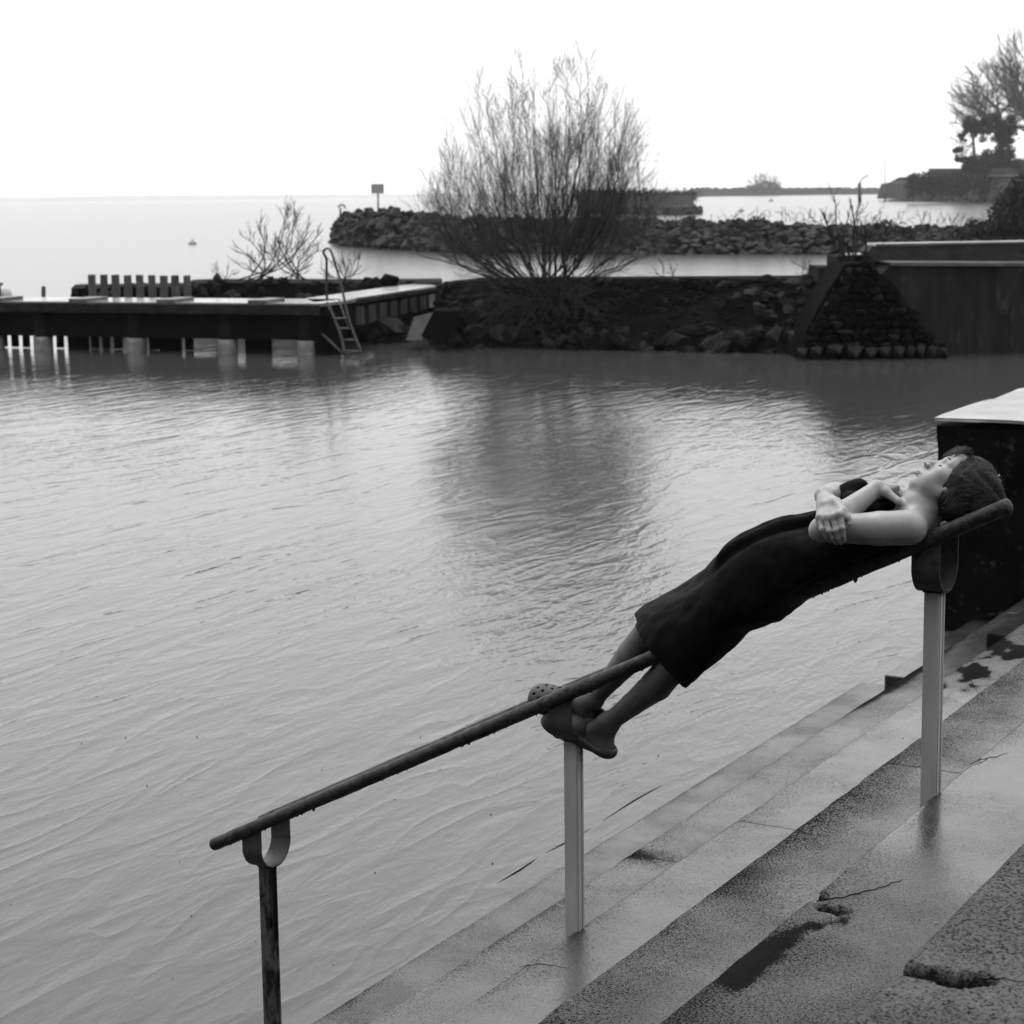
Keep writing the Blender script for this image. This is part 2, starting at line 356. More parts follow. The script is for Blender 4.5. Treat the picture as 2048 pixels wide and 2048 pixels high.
def slab(i, t0, t1, dense):
    q1 = QN[i]; q0 = q1 - T_ - .03; z = lvl(i)
    dq = .009 if dense else .05; dt = .011 if dense else .06
    nq = int((q1 - q0) / dq); ntt = max(2, int((t1 - t0) / dt))
    qs = np.linspace(q0, q1, nq); ts = np.linspace(t0, t1, ntt)
    Q, Tt = np.meshgrid(qs, ts, indexing='ij')
    edge = .006 * fbm(Tt * 1.3, Tt * 0 + i, 5) + .004 * fbm(Tt * 9, Tt * 0 + i, 6, 3) * (1 if dense else 0)
    Qd = Q + edge * ((Q - q0) / (q1 - q0)) ** 3
    Z = z + .0022 * fbm(Q * 5, Tt * 3, 30 + i, 3) * (Q < q1 - .01)
    r = .02                                             # worn nosing
    s = np.clip((Q - (q1 - r)) / r, 0, 1); Z = Z - r * (1 - np.sqrt(np.clip(1 - s * s * .9, 0, 1)))
    chip = np.clip(fbm(Tt * 6, Q * 6, 51 + i, 3) - .42, 0, 1) * np.clip((Q - (q1 - .035)) / .035, 0, 1)
    Z = Z - chip * .03
    for s_ in (t0, t1):                                  # rounded joints
        Z = Z - .003 * np.exp(-((Tt - s_) / .005) ** 2)
    if dense:
        for (ci, P, w, d) in cracks:
            if ci != i: continue
            dd = dist_poly(Q + .006 * fbm(Q * 40, Tt * 40, 3, 2), Tt + .006 * fbm(Q * 40, Tt * 40, 9, 2), P)
            Z = Z - d * np.clip(1.4 - dd / w, 0, 1)
    if i == 10: Z = Z + .0
    P3 = Qd[..., None] * NV + Tt[..., None] * EV; P3[..., 2] += Z
    V = P3.reshape(-1, 3); n0 = len(V)
    a = np.arange(nq - 1)[:, None] * ntt + np.arange(ntt - 1)[None, :]
    Fq = np.stack([a, a + 1, a + ntt + 1, a + ntt], -1).reshape(-1, 4)
    # riser below the nosing and the two ends
    last = (nq - 1) * ntt + np.arange(ntt)
    low = V[last].copy(); low[:, 2] = z - R_ - .03; low -= NV * .012
    V = np.vstack([V, low]); li = n0 + np.arange(ntt)
    Fr = np.stack([last[:-1], last[1:], li[1:], li[:-1]], -1)
    ends = []
    for col in (0, ntt - 1):
        top = np.arange(nq) * ntt + col
        lw = V[top].copy(); lw[:, 2] = z - R_ - .03; b = len(V); V = np.vstack([V, lw]); bi = b + np.arange(nq)
        ends.append(np.stack([top[:-1], top[1:], bi[1:], bi[:-1]], -1))
    o = mesh('step_slab', V, np.vstack([Fq, Fr] + ends), M_step, steps, smooth=True)
    # where the rain stands and where algae has darkened the worn edge; crack holes get painted shade
    base_w = {5: .05, 6: .55, 7: .45, 8: .8, 9: .6, 10: .5}.get(i, .4)
    w_ = base_w + .0 * Q
    if i == 6: w_ = .14 + .74 * np.clip((Tt - 3.9) / 1.0 + .5 * fbm(Tt * 2, Q * 3, 77), 0, 1)
    if i == 7: w_ = .25 + .5 * np.clip((q1 - Q) / .30 - .3 + .5 * fbm(Tt * 1.5, Q * 3, 78), 0, 1)
    if i == 8: w_ = .80 - .45 * np.clip((Q - q1 + .20) / .2, 0, 1) * np.clip(.5 + fbm(Tt * 1.2, Q * 2, 79), 0, 1)
    dn = q1 - Q; sw = {5: .0, 6: .07, 7: .13, 8: .02, 9: .05, 10: .03}.get(i, .03)
    s_ = np.exp(-np.clip(dn - .02 * fbm(Tt * 7, Q * 7, 90 + i, 3), 0, 9) / max(sw, 1e-3)) * (sw > 0) * (.38 + .6 * np.clip(fbm(Tt * .9, Q * 0 + i, 91 + i, 3) + .5, 0, 1))
    if i == 8: s_ = s_ + 1.1 * np.exp(-(((Tt - T8) / .8) ** 2 + ((dn - (QN[8] - Q8)) / .12) ** 2)) * 2.0 * np.clip(.55 + 2.6 * fbm(Tt * 5, Q * 11, 4, 5), 0, 1.4)
    if i == 9: s_ = s_ + .8 * np.exp(-(((Tt - JC) / .10) ** 2))*np.clip((.30 - dn) / .2, 0, 1) + .9 * np.exp(-(((Tt - 10.1) / .8) ** 2)) * np.clip(1 - dn / .2, 0, 1)
    if i == 6: s_ = s_ + 1.2 * np.exp(-(dist_poly(Q + .02 * fbm(Q * 15, Tt * 15, 3, 3), Tt + .02 * fbm(Q * 15, Tt * 15, 9, 3), ST6) / .038) ** 2) * np.clip(.75 + 2.4 * fbm(Tt * 9, Q * 14, 44, 5), 0, 1.3)
    for (ci, Pc, w, d) in cracks:
        if ci == i and d > .02:
            dd = dist_poly(Q + .006 * fbm(Q * 40, Tt * 40, 3, 2), Tt + .006 * fbm(Q * 40, Tt * 40, 9, 2), Pc); s_ = s_ + 4 * np.clip(1.25 - dd / w, 0, 1)  # shade painted inside the hole, on top of its depth
    w_ = w_ - 1.3 * np.clip(s_ - .7, 0, 1)
    for nm, arr in (('wet', w_), ('stain_shade', s_)):
        full = np.zeros(len(V), np.float32); full[:n0] = np.asarray(arr, np.float32).reshape(-1); full[n0:] = .3 if nm == 'wet' else .6
        at_ = o.data.attributes.new(nm, 'FLOAT', 'POINT'); at_.data.foreach_set('value', full)
ST6 = np.array([qt_of(x, y, lvl(6)) for x, y in ((1690, 1840), (1640, 1850), (1590, 1878), (1540, 1905), (1500, 1940), (1480, 1965))])
JC = qt_of(1290, 1713, lvl(9))[1]
Q8, T8 = qt_of(2000, 1312, lvl(8))
for i in range(1, 12):
    js = [.2 if i < 9 else 1.5] + [j for j in joints.get(i, [3.5, 8])] + [T_END]
    if i == 10: js = js[:-1]                          # the lowest tread ends where the raised slab begins; lake water lies beyond
    for a, b in zip(js[:-1], js[1:]):
        vis = i >= 5 and i <= 10
        if vis and b - a > 4.5 and a < 9:
            slab(i, a + .0012, b - .0012, True)
        else: slab(i, a + .0012, b - .0012, vis)
for i, P, w in hair_cracks:
    P = bez(P, 6); P = P + RNG.normal(0, .0025, P.shape) * [1, 1, 0]; P[:, 2] -= .0005
    tube('crack', P, np.r_[.0006, np.full(len(P) - 2, w * .42), .0005], M_dark, steps, 5)
# two raised repair slabs at the far end
P = qt_of(1768, 1351, .09); sq1, st1 = P
box('repair_slab', qt((sq1 + 3.35) / 2, (st1 + T_END) / 2, .046), (abs(sq1 - 3.35), T_END - st1, .10), mat('slab_wet', .008, .03, (.10, .3), 6, .003, 40, .5), steps, ax=[NV, EV, (0, 0, 1)], bev=.012)
P = qt_of(1972, 1268, ZN[9] + .10)
box('repair_slab', qt((P[0] + 2.75) / 2, (P[1] + T_END) / 2, ZN[9] + .05), (abs(P[0] - 2.75), T_END - P[1], .11), M_beam, steps, ax=[NV, EV, (0, 0, 1)], bev=.012)
# worn lip of the next step breaking the surface
lip = bez([on_z(x, y, .004) for x, y in ((985, 1770), (1040, 1738), (1082, 1710), (1136, 1681), (1190, 1650), (1268, 1600), (1330, 1566))], 6)
tube('step_lip', lip - np.array([0, 0, .006]), .0045 * np.abs(np.sin(np.linspace(0.05, 9.3, len(lip)))) + .0012, M_dark, steps, 6)

# ================================================================ END WALL
wallc = at_y(1866, 1262, 13.0); wq, wt = wallc @ NV, wallc @ EV
ZT = CAM_H - (836 - 379) * 13.0 / F_PX + .02
ZT = on_q(1866, 836, wq)[2]
hw = empty('harbour_wall', qt(wq, wt, 0), 'massive black wet concrete wall with pale top closing the far end of the steps', 'wall')
def rough_block(name, c, s, ax, m, parent, cuts, amp, seed):
    bm = bmesh.new(); bmesh.ops.create_cube(bm, size=1)
    ax = np.asarray(ax, float)
    for k in range(3):
        es = [e for e in bm.edges if abs((e.verts[0].co - e.verts[1].co)[k]) > .01]
        bmesh.ops.subdivide_edges(bm, edges=es, cuts=cuts[k], use_grid_fill=True)
    V = np.array([v.co[:] for v in bm.verts]); W_ = np.asarray(c) + (V * s) @ ax; L_ = V * s
    d = np.stack([fbm(L_[:, 1] * 2.2 + L_[:, 2] * 3.1, L_[:, 2] * 2.7 + L_[:, 0] * 1.7 + 9 * k, seed + k, 4) for k in range(3)], 1)
    on_edge = (np.abs(V) > .497).sum(1) >= 2
    W_ += d * amp * (1 + 1.6 * on_edge)[:, None]
    for v, w in zip(bm.verts, W_): v.co = w
    me = bpy.data.meshes.new(name); bm.to_mesh(me); bm.free(); return link_mesh(name, me, m, parent)
AXS = [NV, EV, (0, 0, 1)]
rough_block('wall_block', qt(wq - 4, wt + 6, (ZT - 1.06) / 2), (8, 12, ZT + .94), AXS, M_wall, hw, (110, 30, 34), .016, 3)
rough_block('wall_top', qt(wq - 4 , wt + 6 - .02, ZT - .006), (8.03, 12.0, .02), AXS, M_walltop, hw, (110, 60, 1), .010, 8)

# ================================================================ HANDRAIL
TP = 5.2923                                            # plane of the posts
RQ = [(1.504, 2.052), (4.214, 0.697)]
def rail_z(q): return RQ[0][1] + (q - RQ[0][0]) * (RQ[1][1] - RQ[0][1]) / (RQ[1][0] - RQ[0][0])
hr = empty('handrail', qt(2.8, TP, .6), 'black double handrail on three steel posts running down the steps into the lake', 'handrail')
RR = .0222
def rail_tube(dt, qa, qb, seed):
    n = 150; end = .013 * (1 - np.cos(np.linspace(0, math.pi / 2, 7))); qs = np.r_[qa + end[:-1], np.linspace(qa + .013, qb - .013, n - 12), qb - end[:-1][::-1]]
    P = np.array([qt(q, TP + dt, rail_z(q) + (.007 if dt > 0 else 0)) for q in qs]); Rr = RR + .0012 * fbm(qs * 9, qs * 0, seed)
    for j in range(6):                                  # rounded ends
        f = math.sin((j + .6) / 6.6 * math.pi / 2) ** .8; Rr[j] *= f; Rr[-1 - j] *= f
    qs2 = qs.copy()
    V, Fc = tube_geo(P, Rr, 20); V = np.array(V)
    # water-worn flakes and hanging drips on the underside
    ang = fbm(V @ NV * 38, V[:, 2] * 60, seed, 3); c = np.repeat(P, 20, 0); d = V - c
    V = c + d * (1 + .075 * ang[:, None])
    return mesh('rail', V, Fc, M_rail, hr, True)
rail_tube(-.08, 1.468, 4.228, 3); rail_tube(.08, 1.60, 4.14, 8)
# drips and scabs under the near rail
V, Fc = [], []
for k in range(90):
    q = RNG.uniform(1.55, 4.18); c = qt(q, TP - .08 + RNG.normal(0, .004), rail_z(q) - .0222); s = RNG.uniform(.0018, .0042)
    if k < 8: s *= 1.9; 
    V, Fc = tube_geo([c + [0, 0, .003], c, c - [0, 0, s * .9], c - [0, 0, s * 1.7]], [s, s, s * .8, s * .15], 6, V, Fc)
mesh('rail_drips', V, Fc, M_rail, hr, True)['kind'] = 'stuff'
PQ = [1.700, 2.846, 4.052]
for pi_, q in enumerate(PQ):
    zr = rail_z(q); zb = zr - .155
    foot = lvl(7) if pi_ == 0 else (lvl(9) if pi_ == 1 else -.32)
    lean = 0
    w = .0455
    m = M_galv if pi_ < 2 else M_galvd
    # box section with a lipped side, like a closed channel
    p = box('post', qt(q, TP, (zb + foot) / 2), (w, w, zb - foot + .004), m, hr, ax=[NV, EV, (0, 0, 1)], bev=.003)
    if pi_ == 2: p['label'] = 'rust-stained dark lower post standing in the water'
    for s in (-1, 1):
        box('post_seam', qt(q - w / 2 - .0015, TP + s * w * .30, (zb + foot) / 2), (.003, w * .22, zb - foot - .01), m, hr, ax=[NV, EV, (0, 0, 1)], bev=.001)
    # U strap
    N = 30; prof = []
    hgt = .150; rr = .083
    for a in np.linspace(0, 1, 9): prof.append((-rr + .001, hgt * (1 - a) * .45 + rr))
    for a in np.linspace(0, math.pi, 50)[1:-1]: prof.append((-rr * math.cos(a), rr - rr * math.sin(a) * .98))
    for a in np.linspace(0, 1, 9): prof.append((rr - .001, hgt * a * .45 + rr))
    sw = .040; th = .005; V = []; Fc = []
    prof = np.array(prof); tg = np.gradient(prof, axis=0); tg /= np.linalg.norm(tg, axis=1)[:, None]; nr = np.stack([-tg[:, 1], tg[:, 0]], 1)
    sl = (RQ[1][1] - RQ[0][1]) / (RQ[1][0] - RQ[0][0])
    for (x, z), nn in zip(prof, nr):
        for a, b in ((-1, -1), (1, -1), (1, 1), (-1, 1)):
            xx = x + nn[0] * th / 2 * b; zz = z + nn[1] * th / 2 * b; qq = q + a * sw
            V.append(qt(qq, TP + xx, zb + zz + (sl * a * sw if zz > rr else 0)))
    for k in range(len(prof) - 1):
        for j in range(4): Fc.append([k * 4 + j, k * 4 + (j + 1) % 4, k * 4 + 4 + (j + 1) % 4, k * 4 + 4 + j])
    Fc += [[0, 3, 2, 1], [len(V) - 4, len(V) - 3, len(V) - 2, len(V) - 1]]
    mesh('bracket', V, Fc, M_strap, hr)
    for dt_ in (-1, 1):
        for a in (-.022, .022):
            c_ = qt(q + a, TP + dt_ * (rr + .004), zr - .036 + sl * a); V2, F2 = tube_geo([c_ - EV * .003 * dt_, c_ + EV * .003 * dt_], .0042, 6); mesh('bolt', V2, F2, M_strap, hr)
    P_ = [qt(q + w * .52 * a, TP + w * .52 * b, zb + .001) for a, b in ((-1, -1), (1, -1), (1, 1), (-1, 1), (-1, -1))]
    tube('weld', np.array(bez(P_, 3)), .0032, M_strap, hr, 6)

# ================================================================ UNSEEN, ADDED BEHIND THE VIEWER TO SHADE THE NEAR SIDE
QP = QN[1] - T_ - .03
zp = ZN[1] - .01
V, Fc = box_geo(qt(QP - 6, 2, zp - .5), (12, 40, 1.0), [NV, EV, (0, 0, 1)])
pm = mesh('added_ground', V, Fc, M_beam); tag(pm, kind='structure')  # unseen ground, added together with the block for its shade
bh = empty('shade_block', qt(2, -4.6, 0), 'dark timber boathouse on the shore closing the near end of the steps', 'building')
box('wall', qt(2, -4.6, 4.8), (16, 4, 10.4), M_dark, bh, ax=[NV, EV, (0, 0, 1)])  # unseen block, made tall to cut off sky light behind the viewer
V = [qt(-6.2, -6.8, 10.0), qt(10.2, -6.8, 10.0), qt(10.2, -2.4, 10.0), qt(-6.2, -2.4, 10.0), qt(-6.2, -4.6, 12.0), qt(10.2, -4.6, 12.0)]
mesh('shade_block_top', V, [[0, 1, 5, 4], [2, 3, 4, 5], [0, 4, 3], [1, 2, 5], [0, 3, 2, 1]], M_beam, bh)

# ================================================================ ROCK HELPERS
def hull_rock(seed, flat=.75, n=16):
    r = np.random.default_rng(seed); P = r.normal(size=(n, 3)); P /= np.linalg.norm(P, axis=1)[:, None]
    P *= (r.uniform(.8, 1.1, (n, 1))); P[:, 2] *= flat
    bm = bmesh.new()
    for p in P: bm.verts.new(p)
    res = bmesh.ops.convex_hull(bm, input=bm.verts)
    bmesh.ops.delete(bm, geom=[g for g in res['geom_interior'] if isinstance(g, bmesh.types.BMVert)], context='VERTS')
    me = bpy.data.meshes.new('rock'); bm.to_mesh(me); bm.free(); return me
def rock_set(m, seed, n=7, npts=15):
    o = []
    for i in range(n):
        me = hull_rock(seed + i, .9, npts); me.materials.append(m); o.append(me)
    return o
def put_rock(me, parent, c, s, name='rock'):
    o = bpy.data.objects.new(name, me); COL.objects.link(o); o.parent = parent
    o.location = Vector(c) - parent.location
    o.rotation_euler = (RNG.uniform(-.5, .5), RNG.uniform(-.5, .5), RNG.uniform(0, 6.28))
    o.scale = (s * RNG.uniform(.8, 1.35), s * RNG.uniform(.7, 1.1), s * RNG.uniform(.6, .95)); return o
def rock_stuff(name, m, parent, pts, sizes, seed=0, kind='stuff'):
    V, Fc = [], []; protos = [hull_rock(seed + k, .75, 12) for k in range(6)]
    for k, (p, s) in enumerate(zip(pts, sizes)):
        me = protos[k % 6]; a = RNG.uniform(0, 6.28); b = len(V); ca, sa = math.cos(a), math.sin(a)
        for v in me.vertices:
            x, y, z = v.co; V.append((p[0] + s * (x * ca - y * sa), p[1] + s * (x * sa + y * ca), p[2] + s * z))
        for f in me.polygons: Fc.append([b + i for i in f.vertices])
    o = mesh(name, V, Fc, m, parent); o['kind'] = kind
    for me in protos: bpy.data.meshes.remove(me)
    return o
def mound(name, front, back, ztop, m, parent, zb=-.4, jitter=.05, rows=6):
    """sloping bank between a waterline polyline and a top polyline, then down behind"""
    n = len(front); V = []; Fc = []
    for i in range(n):
        f = np.array(front[i], float); b = np.array(back[i], float); d = b - f
        for k in range(rows):
            u = k / (rows - 1); V.append([f[0] + d[0] * u, f[1] + d[1] * u, zb + (ztop[i] - zb) * (u ** .8) + RNG.normal(0, jitter) * (0 < k < rows - 1)])
        dn = d / (np.linalg.norm(d) + 1e-9)
        V.append([b[0] + dn[0] * 1.2, b[1] + dn[1] * 1.2, ztop[i]]); V.append([b[0] + dn[0] * 3, b[1] + dn[1] * 3, zb])
    c = rows + 2
    for i in range(n - 1):
        for k in range(c - 1): Fc.append([i * c + k, i * c + k + 1, (i + 1) * c + k + 1, (i + 1) * c + k])
    Fc.append([k for k in range(c)]); Fc.append([(n - 1) * c + k for k in range(c)][::-1])
    return mesh(name, V, Fc, m, parent)

# ================================================================ JETTY
JA = np.array([-10.1, 39.45]); JB = np.array([-3.32, 36.86]); JD = (JB - JA) / np.linalg.norm(JB - JA); JN = np.array([-JD[1], JD[0]])   # JN: away
JAX = [(JD[0], JD[1], 0), (JN[0], JN[1], 0), (0, 0, 1)]
def jx(x, y=640):
    """distance along the jetty front of a thing seen in column x"""
    d = ray(x, y); a = np.array([[JD[0], -d[0]], [JD[1], -d[1]]]); s = np.linalg.solve(a, -JA); return s[0]
def jp(s, b, z): p = JA + JD * s + JN * b; return np.array([p[0], p[1], z])
M_slabtop = mat('deck_slab_grey', .03, .07, (.3, .5), 3, .002, 30, .3)
JL = jx(640); ZD = .965
jet = empty('jetty', jp(3, .8, 0), 'long low dark jetty with pale wet deck on round piles', 'jetty')
s0 = -6.0
box('deck', jp((s0 + JL) / 2, .80, ZD - .03), (JL - s0, 1.55, .06), M_deck, jet, JAX)
box('edge_beam', jp((s0 + JL) / 2, -.05, ZD - .115), (JL - s0, .16, .19), M_beam, jet, JAX, bev=.015)
box('fascia', jp((s0 + JL) / 2 , .12, ZD - .44), (JL - s0 - .02, .10, .48), M_dark, jet, JAX)
box('edge_beam', jp((s0 + JL) / 2, 1.52, ZD - .16), (JL - s0 - .02, .14, .20), M_dark, jet, JAX)
box('end_wall', jp(JL - .12, .85, ZD - .32), (.2, 1.35, .56), M_dark, jet, JAX)
for x in (-560, -380, -195, -10, 87, 274, 456, 615):
    d = ray(x, 690); a_ = np.array([[JD[0], -d[0]], [JD[1], -d[1]]]); s = np.linalg.solve(a_, -(JA + JN * .18))[0]; r = .185
    V, Fc = [], []
    zs = np.linspace(.26, .78, 8); tube('pile', [jp(s, .18, z) for z in zs], .155 + .02 * RNG.random(len(zs)), M_pile, jet, 12)
    zs = np.linspace(-.3, .27, 7); tube('pile_foot', [jp(s, .18, z) for z in zs], .185 + .012 * RNG.random(len(zs)), M_pilebase, jet, 14)
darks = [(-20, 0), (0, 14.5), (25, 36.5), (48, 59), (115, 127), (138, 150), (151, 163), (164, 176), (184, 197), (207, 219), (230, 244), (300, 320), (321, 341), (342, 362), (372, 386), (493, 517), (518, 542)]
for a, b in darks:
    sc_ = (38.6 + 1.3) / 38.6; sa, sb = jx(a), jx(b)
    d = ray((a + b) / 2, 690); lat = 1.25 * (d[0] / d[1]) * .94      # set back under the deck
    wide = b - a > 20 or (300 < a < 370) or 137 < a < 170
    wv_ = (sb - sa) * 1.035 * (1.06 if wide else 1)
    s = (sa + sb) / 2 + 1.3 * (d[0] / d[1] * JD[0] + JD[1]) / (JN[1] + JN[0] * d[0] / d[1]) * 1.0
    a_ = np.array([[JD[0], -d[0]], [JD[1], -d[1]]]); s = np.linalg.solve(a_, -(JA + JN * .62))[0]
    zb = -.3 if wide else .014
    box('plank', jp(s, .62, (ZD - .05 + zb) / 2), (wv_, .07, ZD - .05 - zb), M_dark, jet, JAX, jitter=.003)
box('back_rail', jp((s0 + jx(372)) / 2 + .3, 1.36, .33 + .12), (jx(372) - s0, .05, .34), M_dark, jet, JAX)
box('end_pile', jp(jx(672) - .35, .35, .15), (.30, .5, 1.2), M_dark, jet, JAX)
for x0, x1 in ((-30, 15), (137, 186), (312, 362), (495, 547)):
    sa, sb = jx(x0, 600), jx(x1 - 14, 600)
    V, Fc = [], []
    c0, c1 = jp(sa, -.05, 0), jp(sb, -.05, 0)
    top = [jp(sa, .0, ZD + .06), jp(sb, .0, ZD + .06), jp(sb - .05, .85, ZD + .06), jp(sa - .05, .85, ZD + .06)]
    V = [t.copy() for t in top] + [t - np.array([0, 0, .068]) for t in top]
    o = mesh('deck_slab', V, [[0, 1, 2, 3], [4, 7, 6, 5], [0, 4, 5, 1], [1, 5, 6, 2], [2, 6, 7, 3], [3, 7, 4, 0]], M_slabtop, jet); bevel(o, .008)

# walkway from the jetty to the bank
wk = empty('walkway', on_z(740, 600, ZD), 'board-sided footbridge joining the jetty end to the rocky bank', 'walkway')
NL = [on_z(628, 604, ZD), on_z(700, 597.5, ZD), on_z(780, 586, ZD), on_z(872, 571.5, ZD)]
FL = [on_z(610, 596.5, ZD), on_z(700, 584, ZD), on_z(780, 573, ZD), on_z(850, 564, ZD)]
V = []; Fc = []
for a, b in zip(NL, FL): V += [a, b, a - [0, 0, .07], b - [0, 0, .07]]
for k in range(3):
    o_ = k * 4; Fc += [[o_, o_ + 4, o_ + 5, o_ + 1], [o_ + 2, o_ + 3, o_ + 7, o_ + 6], [o_, o_ + 2, o_ + 6, o_ + 4], [o_ + 1, o_ + 5, o_ + 7, o_ + 3]]
Fc += [[0, 1, 3, 2], [12, 14, 15, 13]]
mesh('deck', V, Fc, mat('walkway_deck', .07, .14, (.15, .3), 2, .001, 20, stretch=(1, 1, 1), blotch=(1.2, .1, .6)), wk)
edge = np.array(bez(NL, 8)); seg = np.r_[0, np.cumsum(np.linalg.norm(np.diff(edge, axis=0), axis=1))]
tube('edge_beam', edge - np.array([0, .0, .10]), .065, M_dark, wk, 4, False)
nb = 30
for k in range(nb):
    u = (k + .5) / nb * seg[-1]; p = np.array([np.interp(u, seg, edge[:, j]) for j in range(3)])
    d = np.array([np.interp(u + .1, seg, edge[:, j]) for j in range(3)]) - p
    if np.linalg.norm(d) < 1e-4: d = edge[-1] - edge[-3]
    d /= np.linalg.norm(d); nn = np.cross(d, [0, 0, 1])
    hh = .40 + RNG.uniform(-.02, .02); hh *= 1 - .25 * (u / seg[-1])
    box('side_board', p + nn * -.04 - np.array([0, 0, .15 + hh / 2 + RNG.uniform(0, .01)]), (seg[-1] / nb * .9, .035, hh), M_post if k % 3 else M_beam, wk, ax=[d, nn, (0, 0, 1)], jitter=.004)

# bathing ladder
ld = empty('bathing_ladder', at_y(690, 700, 36.7), 'leaning steel bathing ladder with hooped handrail at jetty end', 'ladder')
M_lad = mat('ladder_steel', .012, .025, (.4, .6), 10)
Lp = [(654, 600, 37.3), (653, 560, 37.2), (653, 520, 37.1), (649, 511, 37.05), (647, 503, 37.0), (651, 498, 36.95), (656, 497, 36.9), (661, 501, 36.85), (666, 513, 36.8), (674, 540, 36.78), (682, 568, 36.75), (689, 600, 36.7), (697, 634, 36.65), (708, 668, 36.6), (725, 708, 36.5)]
tube('stile', bez([at_y(*p) for p in Lp], 4), .024, M_lad, ld, 8)
tube('stile', bez([at_y(*p) for p in [(654, 604, 36.9), (670, 640, 36.8), (682, 672, 36.7), (691, 712, 36.6)]], 4), .024, M_lad, ld, 8)
tube('stile', bez([at_y(*p) for p in [(678, 600, 37.0), (690, 635, 36.8), (697, 655, 36.8)]], 4), .018, M_lad, ld, 8)
for a, b in (((669, 637), (695, 637)), ((676, 657), (703, 657)), ((683, 680), (711, 680)), ((690, 703), (722, 703))):
    tube('rung', [at_y(*a, 36.75), at_y(*b, 36.65)], .020, M_lad, ld, 8)
tube('brace', [at_y(645, 668, 36.9), at_y(668, 690, 36.8), at_y(688, 710, 36.7)], .018, M_lad, ld, 6)
tube('post', [at_y(696, 700, 36.75), at_y(697, 722, 36.7)], .03, M_lad, ld, 6)

# row of timber posts behind the deck
for k in range(9):
    x = 184.5 + 23.85 * k; Y = 42.3 - .12 * k
    a = at_y(x, 549 + .2 * k, Y); b = at_y(x, 612, Y)
    wd = 13.5 / F_PX * Y
    V, Fc = box_geo((a + b) / 2, (wd, .14, a[2] - b[2]), jitter=.006)
    words = ['leftmost', 'second from left', 'third from left', 'fourth from left', 'middle', 'fourth from right', 'third from right', 'second from right', 'rightmost'][k]
    o = mesh('timber_post', V, Fc, M_post, None); bevel(o, .012)
    tag(o, f'short square dark timber post, {words} in the row of nine behind the jetty', 'post', 'timber posts behind the jetty')
a = at_y(87, 572, 42.5); b = at_y(87, 612, 42.5)
o = tube('mooring_stump', [b, a - [0, 0, .02], a], [.05, .047, .03], M_post, None, 8); tag(o, 'single thin stump standing in the water left of the post row', 'post')
# pale buoy and dark post at the left edge
bpos = at_y(5, 590, 42.0)
by = empty('mooring_buoy', bpos, 'pale rounded buoy behind the jetty at the left edge', 'buoy')
V, Fc = tube_geo([bpos + np.array([0, 0, z]) for z in (-.2, -.12, 0, .1, .17, .2)], [.1, .17, .2, .17, .1, .02], 14)
mesh('float', V, Fc, M_white, by, True); tube('shackle', [bpos + [0, 0, .19], bpos + [0, 0, .26]], .02, M_dark, by, 6)
box('edge_post', at_y(-8, 590, 41.6), (.2, .1, .5), M_post).update_tag()
tag(bpy.data.objects['edge_post'], 'dark post cut by the left picture edge above the jetty', 'post')

# ================================================================ LOW BREAKWATER BEHIND THE JETTY
bb = empty('back_breakwater', at_y(500, 575, 47), 'low dark rubble breakwater with flat coping behind the jetty', 'breakwater')
cop = [(142, 577, 46), (150, 569, 46), (200, 568.5, 46), (376, 566, 47), (385, 559.5, 47), (440, 558, 47), (600, 558.5, 46.5), (760, 558, 45.5), (880, 557, 44.5)]
zc = [at_y(*c) for c in cop]
V = []; Fc = []
for p in zc:
    V += [p, p + [0, .6, 0], p - [0, 0, .09], p + [0, .6, -.09]]
for k in range(len(zc) - 1):
    o_ = k * 4; Fc += [[o_, o_ + 4, o_ + 5, o_ + 1], [o_ + 2, o_ + 3, o_ + 7, o_ + 6], [o_, o_ + 2, o_ + 6, o_ + 4], [o_ + 1, o_ + 5, o_ + 7, o_ + 3]]
Fc += [[0, 1, 3, 2], [len(V) - 4, len(V) - 2, len(V) - 1, len(V) - 3]]
mesh('coping', V, Fc, mat('coping_grey', .03, .06, (.4, .6), 2, .003), bb)
fr = [(p[0], p[1] - 1.1) for p in zc]; bk = [(p[0], p[1] + .05) for p in zc]
V = []
mound('rubble_bank', fr, bk, [p[2] - .05 for p in zc], M_mound, bb, zb=-.3, jitter=.04)
RS = rock_set(M_rockd, 100, 7)
RSp = rock_set(M_rock, 300, 6)
for k in range(150):
    x = RNG.uniform(150, 830); p = at_y(x, 575, 46.3 - .7 * RNG.random()); zt = np.interp(x, [c[0] for c in cop], [z[2] for z in zc])
    u = RNG.random(); p[1] = np.interp(x, [c[0] for c in cop], [z[1] for z in zc]) - 1.1 * u; p[2] = zt * (1 - u) - .06
    put_rock((RSp if RNG.random() < .45 else RS)[k % 6], bb, p, RNG.uniform(.10, .24))
p = at_y(435, 556, 46.6); put_rock(RSp[1], bb, p, .15); p = at_y(783, 562, 44.5); put_rock(RS[1], bb, p, .26)

